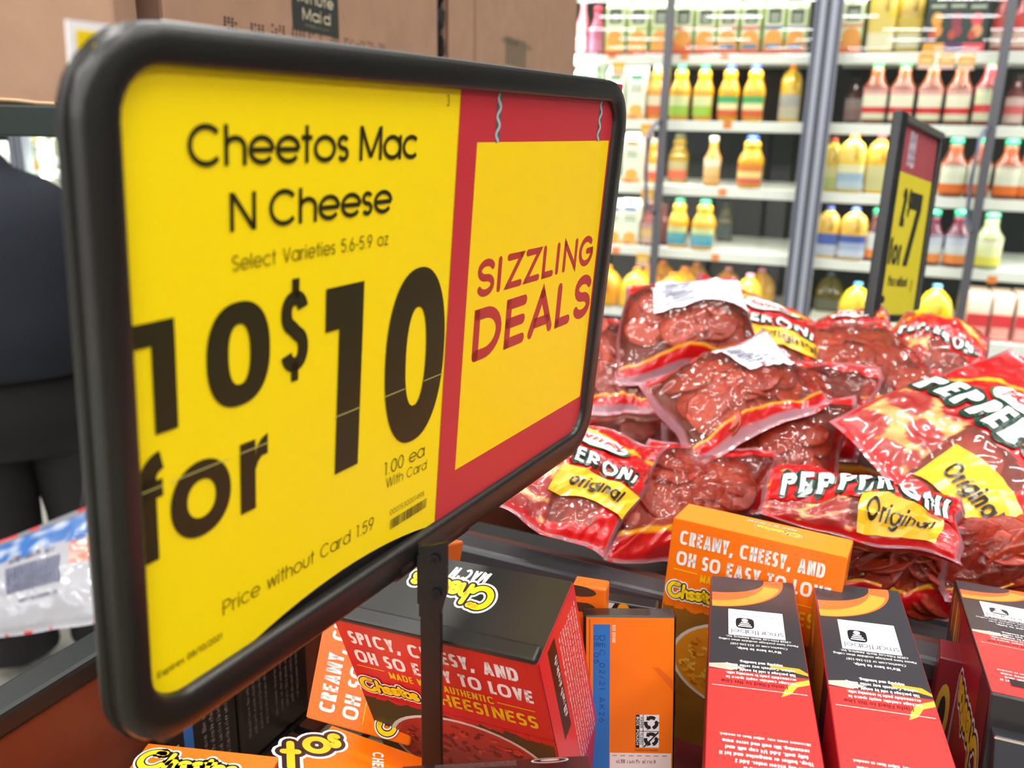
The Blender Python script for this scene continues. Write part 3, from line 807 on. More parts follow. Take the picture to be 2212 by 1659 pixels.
    ('gallon', 1430, 660, 562, 72, ('D89418', 'E07818', 'D89418', 'D89418'), .55, 'shaded orange juice gallon behind the thin door edge, bottom shelf'),
    ('gallon', 1452, 672, 589, 78, ('F8C01A', 'F08018', 'F8C01A', 'F8C01A'), .13, 'orange juice gallon just right of the door edge, bottom shelf'),
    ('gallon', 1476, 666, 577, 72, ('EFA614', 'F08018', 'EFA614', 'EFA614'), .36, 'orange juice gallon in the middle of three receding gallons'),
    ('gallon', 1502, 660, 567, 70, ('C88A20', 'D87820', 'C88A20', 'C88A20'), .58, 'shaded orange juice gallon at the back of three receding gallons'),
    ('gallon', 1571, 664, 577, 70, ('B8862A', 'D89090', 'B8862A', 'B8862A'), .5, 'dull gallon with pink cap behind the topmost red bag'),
    ('gallon', 1617, 680, 591, 76, ('F4C030', 'E890B0', 'F4C030', 'F4C030'), .14, 'bright gallon with pink cap right of the topmost red bag'),
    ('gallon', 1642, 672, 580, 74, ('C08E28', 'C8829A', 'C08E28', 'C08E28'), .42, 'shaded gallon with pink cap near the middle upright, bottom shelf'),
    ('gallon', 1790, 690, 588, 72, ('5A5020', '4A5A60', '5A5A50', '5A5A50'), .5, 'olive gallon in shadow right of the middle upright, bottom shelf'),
    ('gallon', 1848, 716, 610, 82, ('F6D21C', '5AA0D0', 'F6D21C', 'F6D21C'), .13, 'yellow gallon with light blue cap left of the small hanging sign'),
    ('gallon', 2017, 730, 615, 86, ('F6D21C', '5A98C0', 'F6D21C', 'F6D21C'), .13, 'yellow gallon with light blue cap right of the small hanging sign'),
    ('box', 2108, 760, 632, 56, ('D83A40', 'D83A40'), .14, 'red and cream fruit bar box, left of three on the bottom shelf'),
    ('box', 2160, 764, 634, 52, ('D83A40', 'D83A40'), .14, 'red and cream fruit bar box, middle of three on the bottom shelf'),
    ('box', 2213, 768, 638, 54, ('D83A40', 'D83A40'), .14, 'red and cream fruit bar box, right of three on the bottom shelf'),
    # the stretch of the same cooler seen far left
    ('tub', 60, 366, 296, 26, ('EEF0D8', 'F0F2E0', 'x'), .14, 'white dairy tub beside the far left cooler upright'),
    ('carton', 88, 366, 292, 26, ('F0EEDC', 'F2C030', 'b', 'F2C030'), .14, 'white carton with yellow top seen far left under the dark cart rail'),
    ('carton', 118, 367, 296, 30, ('A9A890', '60604A', 'b', '7A7A60'), .2, 'grey-green carton seen far left beside the sign frame'),
    ('tub', 8, 366, 306, 34, ('F2F2DC', 'F2F2E0', 'x'), .14, 'white dairy tub left of the far left cooler upright'),
    ('tub', 106, 366, 338, 34, ('EEF0C8', 'F2F2E0', 'x'), .12, 'low cream tub in front of the grey-green carton, far left'),
    ('tub', 76, 440, 392, 30, ('F0F0D0', 'F0E8C0', 'x'), .14, 'cream dairy tub on the lower shelf above the blue jacket'),
    ('carton', 116, 444, 376, 42, ('F4F4E6', 'E8A8A0', 'b', 'F0F0E0'), .13, 'white carton with a red spot on the lower shelf above the blue jacket'),
    ('tub', 18, 438, 394, 34, ('E8E8C8', 'F0F0DC', 'x'), .14, 'white tub at the picture edge above the blue jacket'),
]
GRP = {'carton': 'juice cartons in the cooler', 'carafe': 'juice carafes in the cooler', 'jug': 'juice jugs in the cooler', 'bottle': 'juice bottles in the cooler', 'gallon': 'gallon jugs on the bottom cooler shelf', 'box': 'fruit bar boxes in the cooler', 'tub': 'dairy tubs in the cooler'}
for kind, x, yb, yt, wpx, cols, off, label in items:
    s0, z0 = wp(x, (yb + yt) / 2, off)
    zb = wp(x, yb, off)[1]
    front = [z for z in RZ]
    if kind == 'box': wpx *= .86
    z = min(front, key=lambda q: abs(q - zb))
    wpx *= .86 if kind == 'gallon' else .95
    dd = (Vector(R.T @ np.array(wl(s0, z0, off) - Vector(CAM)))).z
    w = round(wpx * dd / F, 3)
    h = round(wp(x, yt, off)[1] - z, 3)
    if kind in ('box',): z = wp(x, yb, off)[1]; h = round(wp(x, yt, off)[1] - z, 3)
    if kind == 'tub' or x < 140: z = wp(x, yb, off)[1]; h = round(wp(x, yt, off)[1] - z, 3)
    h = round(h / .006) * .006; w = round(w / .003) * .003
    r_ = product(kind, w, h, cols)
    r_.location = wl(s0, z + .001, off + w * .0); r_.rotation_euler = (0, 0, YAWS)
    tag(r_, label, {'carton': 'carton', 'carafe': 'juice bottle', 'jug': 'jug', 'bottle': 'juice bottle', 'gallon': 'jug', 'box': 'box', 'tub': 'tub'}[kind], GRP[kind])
# extra board under the boxes of the bottom right and in the far left bay
for (xa, xb, y) in ((2080, 2330, 764), (-60, 30, 366), (52, 175, 367), (-60, 30, 440), (52, 175, 444)):
    a, b = wp(xa, y, .1)[0], wp(xb, y, .1)[0]; z = wp((xa + xb) / 2, y, .1)[1]
    sh = box('shelf', wl(a, z - .022, .1), ws * (b - a), wn * .5, Z3 * .02, shelfw, cab)
    box('price_rail', wl(a, z - .05, .085), ws * (b - a), wn * .014, Z3 * .045, shelfw, sh, .003)
# hanging price tags
for x, y, c, lab in ((1336, 150, 'F2B84A', 'orange price tag hanging over the green-topped cartons'), (1398, 284, 'F2B02A', 'yellow price tag under the second shelf left of the door edge'),
                     (1398, 424, 'F2B02A', 'yellow price tag under the third shelf left of the door edge'), (1388, 562, 'F2B830', 'yellow price tag over the orange gallons'),
                     (2001, 132, 'F2B04A', 'orange price tag, left of three over the red-labelled bottles'), (2045, 132, 'F2B04A', 'orange price tag, middle of three over the red-labelled bottles'), (2088, 134, 'F2B04A', 'orange price tag, right of three over the red-labelled bottles')):
    s0, z0 = wp(x, y, .08); w = .06
    o = box('price_tag', wl(s0 - w / 2, z0 - .03, .082), ws * w, wn * .002, Z3 * .062, mat(c, .5))
    tag(o, lab, 'price tag', 'price tags on the cooler shelves')
    P = Print(lambda u, z_, hh, s0=s0, z0=z0: wl(s0 + u, z0 + z_, .082 - hh), step=.0008)
    P.rect(-.03, -.03, .03, -.012, 'F0C8B8', 1); P.rect(-.02, -.002, .02, .008, 'FAE0A0', 1)
    o2 = P.build('tag_print', o)
for x, y, lb in ((1571, 270, 'second shelf edge below the blue-capped carafes'), (1560, 415, 'third shelf edge left of the lone blue-capped carafe'), (1545, 557, 'fourth shelf edge below the green-capped carafe pair'),
                 (1330, 542, 'fourth shelf edge beside the big sign'), (1322, 118, 'top shelf edge below the first green carton'), (1565, 118, 'top shelf edge below the pink-banded cartons'),
                 (2143, 605, 'fourth shelf edge below the pale green bottle'), (1478, 121, 'top shelf edge just right of the thin door edge')):
    s0, z0 = wp(x, y, .08)
    tag(box('shelf_sticker', wl(s0 - .018, z0 - .016, .083), ws * .036, wn * .0015, Z3 * .032, mat('EC8A3E', .5)), 'small orange sale sticker on the ' + lb, 'sticker', 'orange stickers on the shelf edges')


# ------------------------------------------------------------------ big price sign
def rotv(w):
    w = Vector(w); t = w.length
    return Matrix.Rotation(t, 3, w.normalized()) if t > 1e-9 else Matrix.Identity(3)


SP = Vector((-.08562464, .19624635, 1.46101149)); SM = rotv((.06457507, .03775831, 1.06743214))
sx_, sn_, sy_ = SM.col[0].copy(), -SM.col[1].copy(), SM.col[2].copy()     # right, towards the viewer, up
sg = thing('price_sign', 'large yellow and red price sign in a black frame on a black pole', 'sign', at_z(930, 1640, 1.06))
smap = lambda u, v, h: SP + sx_ * (u * .001) + sy_ * (v * .001) + sn_ * h
frm = mat('1C1B18', .33, spec=.6, bump=.06, bscale=900)
frb = mat('15140F', .4)


def rrect(x0, y0, x1, y1, r, k=7):
    out = []
    for cx, cy, a in ((x1 - r, y1 - r, 0), (x0 + r, y1 - r, 90), (x0 + r, y0 + r, 180), (x1 - r, y0 + r, 270)):
        for i in range(k + 1):
            t = math.radians(a + 90 * i / k); out.append((cx + r * math.cos(t), cy + r * math.sin(t)))
    return out


def loop_surface(loops, mp):
    V, Fc = [], []; n = len(loops[0][0])
    for pts, h in loops: V += [mp(q[0], q[1], h) for q in pts]
    for j in range(len(loops) - 1):
        for i in range(n):
            l = (i + 1) % n; Fc.append((j * n + i, j * n + l, (j + 1) * n + l, (j + 1) * n + i))
    return V, Fc


def frame_loops(h0, sgn):
    i0 = rrect(0, -165, 272, 0, 12); o0 = rrect(-10.3, -178, 284.5, 9.2, 22)
    mix = lambda f: [(a[0] + (b[0] - a[0]) * f, a[1] + (b[1] - a[1]) * f) for a, b in zip(i0, o0)]
    return [(mix(-.02), h0 - sgn * .0016), (mix(.0), h0 + sgn * .0006), (mix(.05), h0 + sgn * .0019), (mix(.13), h0 + sgn * .0023), (mix(.5), h0 + sgn * .0025), (mix(.86), h0 + sgn * .0021), (mix(.95), h0 + sgn * .0013), (mix(1), h0 - sgn * .0002), (mix(1), h0 - sgn * .0022)]


V, Fc = loop_surface(frame_loops(.0006, 1), smap)
fr = mobj('frame', V, Fc, frm, sg, smooth=True)
V, Fc = loop_surface([(a, b) for a, b in frame_loops(-.0038, -1)] + [(rrect(0, -165, 272, 0, 12), -.0045)], lambda u, v, h: smap(u, v, h) - sx_ * .0008 - sy_ * .0004)
mobj('back_frame', V, Fc, frb, sg, smooth=True)
# thin bright lip along the top of the frame
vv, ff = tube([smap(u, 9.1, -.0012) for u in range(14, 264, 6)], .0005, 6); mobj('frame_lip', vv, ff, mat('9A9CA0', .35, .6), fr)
box('backing_plate', smap(-3, -174, -.0032), sx_ * .278, sy_ * .176, sn_ * .0012, mat('12110D', .6), sg)
# the printed card, bowed a little above the bottom rail
nx = 40; V, Fc = [], []
for j in range(2):
    for i in range(nx + 1):
        u = -4 + 282 * i / nx; f = max(0, min(1, (u - 30) / 110)); f = math.sin(math.pi * f) if 30 < u < 140 else 0
        y = 3 if j else -168 + 8.2 * max(0, f) ** .7 * (1 if f > 0 else 0)
        V.append(smap(u, y, -.0002))
for i in range(nx): Fc.append((i, i + 1, nx + 2 + i, nx + 1 + i))
cardm = mat('FFE000', .38)
card = mobj('price_card', V, Fc, cardm, sg)
# corner of a second card poking out behind the frame
pc = box('spare_card', smap(-7.1, -15, -.0045), sx_ * .2, sy_ * .0223, sn_ * .0007, mat('F3F0F4', .4), sg)
box('yellow_print', smap(-5.3, -15, -.0037), sx_ * .19, sy_ * .0206, sn_ * .0001, mat('F5D400', .4), pc)
box('red_card_edge', smap(278, -1, -.0045), sx_ * .0078, sy_ * .0068, sn_ * .0008, mat('D22A3A', .4), sg)

INK = '2A270D'; RED = 'C4303A'; YEL = 'FFDA00'
P = Print(smap, rough=.38, step=.00006)
P.text('Cheetos Mac', 19.1, -22.4, 10.0, INK, .137, .8, .045, width=94, space=.3)
P.text('N Cheese', 31.9, -38.9, 9.8, INK, .137, .8, .045, width=68.2, space=.28)
P.text('Select Varieties 5.6-5.9 oz', 32.4, -49.2, 4.1, '4A4010', .09, .8, .12, width=66.6, space=.4)
P.poly([(1.3, -58), (13.2, -58), (13.3, -63.9), (1.3, -63.9)], INK, 2); P.poly([(6.2, -63.9), (13.3, -63.9), (13.3, -86.8), (6.3, -86.8)], INK, 2)
P.ring(34.4, -72.1, (3.9, 8.5), (11.4, 14.6), INK, 2, 48, 2.35)
P.poly([(69.2, -59.4), (87.3, -59.4), (87.2, -72.9), (69.2, -72.9)], INK, 2); P.poly([(75.6, -72.9), (87.2, -72.9), (86.6, -121.9), (74.9, -121.9)], INK, 2)
P.ring(118, -91.3, (6.2, 18.4), (18., 32.3), INK, 2, 60, 2.25)
# dollar
S1 = arc(55.8, -64.3, 3.4, 4.4, 12, 250, 2.2, 16) + arc(55.8, -75.2, 3.5, 4.6, 72, -166, 2.2, 16)
for q in ribbon([(a, b) for a, b in S1], 2.15): P.poly(q, INK, 2)
P.rect(54.6, -60, 57.6, -54.3, INK, 2); P.rect(54.3, -84.9, 57.3, -79, INK, 2)
# for
P.ring(20.1, -109.4, (4.9, 5.6), (10.3, 11.1), INK, 2, 48, 2.1)
P.rect(-2, -121.2, 5.6, -98, INK, 2); P.rect(-3, -103.8, 7.7, -98.9, INK, 2)
for q in ribbon(arc(8.4, -98.6, 7.8 - 2.6, 4.9, 180, 98, 2, 8), 2.6): P.poly(q, INK, 2)
P.rect(34, -120, 39.8, -98.4, INK, 2)
P.poly([(39.8, -104), (40.3, -101), (42.3, -98.9), (44.7, -97.9), (44.7, -104.2), (42.4, -104.2), (40.8, -105.6), (39.8, -108)], INK, 2, tess=True)
for x0, x1 in ((-2, 7.9), (9.8, 30.2), (34, 44.8), (74, 87.3), (100, 112), (123.6, 136.2)):
    P.rect(x0, -101.15 - (.8 if x0 > 70 else 0), x1, -100.85 - (.8 if x0 > 70 else 0), 'C9C36A', 3)
P.text('1.00 ea', 101.6, -132.2, 5.1, '3A3410', .085, .8, .1, width=25.2, rot=-.012, space=.35)
P.text('With Card', 103.2, -137.4, 3.9, '3A3410', .08, .8, .1, width=25.6, rot=-.045, space=.35)
P.text('0001530001498', 106.3, -149.5, 2.2, '4A4014', .09, .8, .1, width=21.9, rot=-.01)
barcode(P, 106.6, -155.4, 130.4, -151.4, '3A3414', 3, 38)
P.text('Price without Card 1.59', 26.4, -149.4, 4.8, '4A3C10', .08, .8, .11, width=70.3, rot=-.018, space=.38)
P.text('Expires 08/10/2021', 3.2, -156.7, 2.0, '4A3E10', .13, .8, .1, width=22.8, space=.35)
P.text('3', 128.6, -5.6, 3.6, '3A3414', .08, .9)
P.rect(137.3, -172, 279, 8, RED, 1); P.rect(149.9, -146.6, 270, -17.6, YEL, 2)
P.text('SIZZLING', 156.8, -76.4, 14.8, 'B83232', .2, .9, .1, width=108.6, layer=3, rnd=2)
P.text('DEALS', 156.6, -102.6, 21.6, 'B83232', .215, .9, .1, width=112, layer=3, rnd=2)
for cx in (163.9, 256.8):
    for k in range(2):
        pts = [(cx + 1.05 * math.sin(i * .42 + k * math.pi), -.2 - 17.4 * i / 40) for i in range(41)]
        for q in ribbon(pts, .78): P.poly(q, 'A9BABD' if k else '4E5C60', 3 + k)
P.build('card_print', card)
# bottom rail, its clip, the bracket and the pole
pz = -sn_
vv, ff = tube([smap(u, -174.5, -.003) for u in np.linspace(4, 268, 30)], .0052, 12); mobj('bottom_rail', vv, ff, mat('1E1A16', .35), sg, smooth=True)
for u0, u1 in ((112, 160),):
    vv, ff = tube([smap(u, -174.5, -.003) for u in np.linspace(u0, u1, 6)], .0064, 12); mobj('rail_clip', vv, ff, mat('191714', .3), sg, smooth=True)
X_ = Vector((math.cos(-.2), math.sin(-.2), 0)); Y_ = Vector((-X_.y, X_.x, 0)); DN = Vector((0, 0, -1))
pt = at(906, 1200, .338); polm = mat('0B0A0A', .42, bump=.05, bscale=600)
pl = box('pole', pt + Z3 * .004, X_ * .0085, DN * (pt.z - 1.062), Y_ * .003, polm, sg, .0004)
k = .352 / F
bp = [(905, 1185), (966, 1172), (966, 1281), (953, 1322), (905, 1332)]
B0 = at(905, 1185, .336)
V = []
for h in (0, .0018):
    for q in bp: V.append(at_plane(q[0], q[1], B0, Y_) + Y_ * h)
Fc = [(4, 3, 2, 1, 0), (5, 6, 7, 8, 9)] + [(i, (i + 1) % 5, 5 + (i + 1) % 5, 5 + i) for i in range(5)]
br = mobj('bracket', V, Fc, polm, sg)
for q in ((940, 1207), (943, 1281)):
    c = at_plane(q[0], q[1], B0, Y_); vv, ff = tube([c - Y_ * .0012, c + Y_ * .001], .0021, 10); sc_ = mobj('screw', vv, ff, mat('2C2A2A', .25, .6), sg)
    vv, ff = tube([c - Y_ * .0016, c - Y_ * .0008], .0009, 6); mobj('screw_socket', vv, ff, mat('050505', .8), sc_)
box('bracket_tongue', at_plane(897, 1205, B0, Y_) + Y_ * .002, X_ * .0016, DN * .021, Y_ * .004, polm, sg)

# ------------------------------------------------------------------ small sign standing in the pepperoni
def rr(a, b, f): return [(p[0] + (q[0] - p[0]) * f, p[1] + (q[1] - p[1]) * f) for p, q in zip(a, b)]


S2 = 1.08
a0 = at(1951, 262, S2); a1 = at(2026, 300, S2 + .11); b0 = at(1888, 690, S2 - .02)
ex2 = (a1 - a0); w2 = ex2.length; ex2.normalize(); ey2 = (a0 - b0); h2 = ey2.length; ey2.normalize(); n2 = ex2.cross(ey2).normalized()
if n2.dot(Vector(CAM) - a0) < 0: n2 = -n2
ps = thing('price_sign', 'small tall yellow sign with red top standing in the pepperoni bags', 'sign', at(1880, 755, S2))
m2 = lambda u, v, h: a0 + ex2 * u + ey2 * v + n2 * h
V, Fc = boxmesh(m2(0, -h2, -.0015), ex2 * w2, ey2 * h2, n2 * .0015); c2 = mobj('price_card', V, Fc, mat('D9C92A', .45), ps)
bw = .012
edge = mat('16181C', .4)
box('frame_side', m2(-bw - .012, -h2 - .04, -.006), ex2 * (bw + .012), ey2 * (h2 + .05), n2 * .012, edge, ps, .002)
box('frame_side', m2(w2, -h2 + .012, -.006), ex2 * .009, ey2 * (h2 - .005), n2 * .012, edge, ps, .002)
box('frame_top', m2(-.004, -.002, -.006), ex2 * (w2 + .015), ey2 * .011, n2 * .012, mat('55554E', .4), ps, .002)
box('frame_bottom', m2(-.004, -h2 - .004, -.006), ex2 * (w2 + .004), ey2 * .01, n2 * .012, edge, ps, .002)
box('pole', m2(-.02, -h2 - .14, -.004), ex2 * .015, ey2 * .12, n2 * .008, edge, ps)
box('pole', m2(.016, -h2 - .1, -.004), ex2 * .012, ey2 * .1, n2 * .008, edge, ps)
P = Print(m2, rough=.45, step=.0003)
P.rect(0, -h2 * .245, w2, 0, 'A5484F', 1)
P.text('SIZZLING DEALS', w2 * .42, -h2 * .2, w2 * .2, 'CDB9C4', .2, .9, .1, width=h2 * .16, rot=math.pi / 2, layer=2)
P.text('2', w2 * .27, -h2 * .52, w2 * .34, '2C2A1C', .22, .6, layer=2); P.text('$', w2 * .42, -h2 * .45, w2 * .2, '2C2A1C', .2, .6, layer=2)
P.poly([(w2 * .48, -h2 * .33), (w2 * .8, -h2 * .33), (w2 * .8, -h2 * .42), (w2 * .48, -h2 * .42)], '26241A', 2); P.poly([(w2 * .68, -h2 * .42), (w2 * .8, -h2 * .42), (w2 * .62, -h2 * .72), (w2 * .5, -h2 * .72)], '26241A', 2)
P.text('for', w2 * .12, -h2 * .72, w2 * .24, '2C2A1C', .2, .8, layer=2)
P.text('Price without', w2 * .2, -h2 * .83, w2 * .09, '4C4A24', .14, .8, width=w2 * .5, layer=2)
P.ring(w2 * .12, -h2 * .9, None, (w2 * .06, h2 * .02), '26241A', 2, 12)
P.text('3', w2 * .8, -h2 * .85, w2 * .1, '5C5A24', .14, .8, layer=2)
P.build('card_print', c2)

# ------------------------------------------------------------------ display bins
BA = math.radians(24.8); bv = Vector((math.sin(BA), math.cos(BA), 0)); bu = Vector((bv.y, -bv.x, 0))
ZR = 1.18; ZF = 1.052
wood = mat('6B3320', .5, vary=.18, scale=14, wood=(1, 1, .12)); woodd = mat('4A2216', .5, vary=.18, scale=14, wood=(1, 1, .12))
rim = mat('4A4A4E', .3, .35, vary=.2, scale=18, bump=.15, bscale=120); rimk = mat('141A1A', .5)
uv2 = lambda u, v, z: bu * u + bv * v + Z3 * z
b1 = thing('display_bin', 'brown wooden display bin with black metal rims holding the pasta boxes', 'display bin', uv2(.1, .2, 0))
UL, VB = -.3585, .470
box('left_wall', uv2(UL - .02, -.25, 0), bu * .018, bv * 1.25, Z3 * (ZR - .012), wood, b1)
box('left_rim', uv2(UL - .022, -.25, ZR - .012), bu * .022, bv * 1.25, Z3 * .014, rimk, b1, .003)
box('back_wall', uv2(UL, VB + .003, .5), bu * 1.5, bv * .012, Z3 * (ZR - .5 - .014), wood, b1)
box('back_rim', uv2(UL, VB, ZR - .016), bu * 1.5, bv * .021, Z3 * .015, rim, b1, .003)
box('front_wall', uv2(UL - .028, -.27, 0), bu * 1.53, bv * .02, Z3 * 1.02, wood, b1)
box('right_wall', uv2(1.14, -.25, 0), bu * .02, bv * .74, Z3 * (ZR - .02), wood, b1)
box('bin_floor', uv2(UL, -.25, ZF - .05), bu * 1.5, bv * .72, Z3 * .01, mat('8A8270', .5, .1, vary=.1), b1)
wires = []
for i in range(30): wires.append(tube([uv2(UL + .01 + i * .05, -.24, ZF - .004), uv2(UL + .01 + i * .05, VB, ZF - .004)], .0026, 6))
for i in range(15): wires.append(tube([uv2(UL, -.24 + i * .05, ZF - .009), uv2(UL + 1.49, -.24 + i * .05, ZF - .009)], .0026, 6))
for (vv, ff) in wires: mobj('wire', vv, ff, mat('191918', .35, .3), b1)
b2 = thing('display_bin', 'black-lined bin heaped with pepperoni bags behind the pasta bin', 'display bin', uv2(.4, 1, 0))
box('front_wall', uv2(UL, VB + .03, .5), bu * 1.5, bv * .014, Z3 * (ZR - .5 - .012), woodd, b2)  # near wall, its darker wood standing in for a reflection behind the rim
box('front_ledge', uv2(UL, VB + .044, ZR - .05), bu * 1.5, bv * .05, Z3 * .02, mat('131112', .5), b2)
box('bin_floor', uv2(UL, VB + .03, .93), bu * 1.5, bv * .96, Z3 * .02, mat('0D0C0C', .7), b2)
box('back_wall', uv2(UL, 1.46, .2), bu * 1.5, bv * .02, Z3 * .8, mat('151414', .5), b2)
box('right_wall', uv2(1.14, VB + .03, .2), bu * .02, bv * .96, Z3 * .93, mat('1A1817', .5), b2)
box('back_rim', uv2(UL, 1.455, 1.0), bu * 1.5, bv * .035, Z3 * .015, rimk, b2, .003)
for u, v in ((UL, VB + .06), (1.1, VB + .06), (UL, 1.42), (1.1, 1.42)):
    box('corner_post', uv2(u, v, 0), bu * .04, bv * .04, Z3 * .95, mat('151414', .5), b2)


# ------------------------------------------------------------------ pasta boxes
class Carton:
    def __init__(s, label, O, ex, ey, away, w, h, d, body, group=None):
        s.O = Vector(O); s.ex = Vector(ex).normalized(); s.ey = Vector(ey).normalized(); s.ez = Vector(away).normalized()
        s.w, s.h, s.d = w, h, d
        s.root = thing('pasta_box', label, 'box', s.O - s.ey * h, group or 'boxes of pasta in the near bin')
        v, f = boxmesh(s.O - s.ey * h, s.ex * w, s.ey * h, s.ez * d)
        s.body = mobj('box_body', v, f, mat(body, .3, coat=.15), s.root); bevel(s.body, .0011, 2)

    def face(s, which):
        O, ex, ey, ez, w, h, d = s.O, s.ex, s.ey, s.ez, s.w, s.h, s.d
        k = .001
        if which == 'front': return plane_map(O, ex * k, ey * k, -ez)
        if which == 'top': return plane_map(O, ex * k, ez * k, ey)
        if which == 'topR': return plane_map(O + ex * w + ez * d, -ex * k, -ez * k, ey)     # read from behind
        if which == 'right': return plane_map(O + ex * w, ez * k, ey * k, ex)
        if which == 'left': return plane_map(O + ez * d, -ez * k, ey * k, -ex)

    def prt(s, which, rough=.3): return Print(s.face(which), rough=rough, step=.00006)


def back_panel(P, w, h, base, spicy, lip=True):
    P.rect(.8, -h + 1, w - .8, -.2, base, 1)
    if h > 100: bowl_picture(P, w, h, base, spicy)
    back_words(P, w, h, base, spicy)


def bowl_picture(P, w, h, base, spicy):
    P.rect(.8, -h + 1, w - .8, -51, '4A3A1C' if spicy else '8A5A1E', 2)
    # ragged brush edge of the picture
    r = random.Random(3)
    for i in range(16):
        x = .8 + (w - 1.8) * i / 16; P.poly([(x, -50), (x + 7, -50), (x + 6, -51 - r.random() * 4), (x + 1, -51 - r.random() * 3)], base, 3)
    P.ring(50, -79, None, (41, 26), 'D8D2C4', 4, 40); P.ring(50, -79, None, (39, 24.4), 'B03020' if spicy else 'E08A1E', 5, 40)
    for i in range(150):
        a = r.random() * 6.28; q = r.random() ** .5 * .92; x, y = 50 + 38 * q * math.cos(a), -79 + 23.6 * q * math.sin(a)
        t = r.random() * 6.28; c = r.choice(('D2482C', '8E2016', 'C23A22', '7A1810') if spicy else ('F2A62A', 'D07A18', 'F7BC48', 'B86410'))
        for qd in ribbon([(x + 2.4 * math.cos(t + u), y + 1.6 * math.sin(t + u)) for u in (0, .7, 1.4, 2.1)], .75): P.poly(qd, c, 6 + i % 3)
    P.rect(.8, -h + 1, w - .8, -h + 22, '241C14', 9)


def back_words(P, w, h, base, spicy):
    word = 'SPICY, CHEESY, AND' if spicy else 'CREAMY, CHEESY, AND'
    white, yel = 'EDE6E4', 'F2C21A' if not spicy else 'E8C224'
    k = w / 95
    P.text(word, 5.5 * k, -14, 8.2, white, .2, .5, .13, width=79.5 * k, layer=4, p=3, space=.3)
    P.text('OH SO EASY TO LOVE', 5 * k, -26.4, 8.2, white, .2, .5, .13, width=84.5 * k, layer=4, p=3, space=.3)
    P.rect(4 * k, -29.6, 18 * k, -29.1, yel, 4)
    P.text('MADE WITH AUTHENTIC', 20 * k, -33.6, 4.6, yel, .17, .5, .14, width=50.5 * k, layer=4, p=3)
    P.rect(72 * k, -32, 89 * k, -31.5, yel, 4)
    P.text('CHEESINESS', 36 * k, -43.6, 8.2, yel, .18, .55, .12, width=53 * k, layer=4, p=3)
    snack_logo(P, 3 * k, -46.4, 8.0, .1, 12, wx=.84)


def top_panel(P, w, d, base):
    P.rect(.8, .8, w - .8, d - .8, base, 1)
    snack_logo(P, w * .325, d * .36, d * .195, 0, 3, rim='FFFFFF')
    P.text("MAC'N CHEESE", w * .385, d * .14, d * .125, 'F4F2F0', .2, .7, .12, width=w * .42, shear=.3, layer=4)


def swoosh(P, w, L, far):
    """plain orange and yellow sweep at the foot end of a side panel"""
    for r0, r1, c, ly in (((28, 17), (38, 33), 'E86A34', 2), ((28.5, 26.5), (36.5, 32.8), 'F29A3A', 3)):
        P.ring(0, -3, r0, r1, c, ly, 22, 2, 0, -88, 4 if ly == 2 else -12)


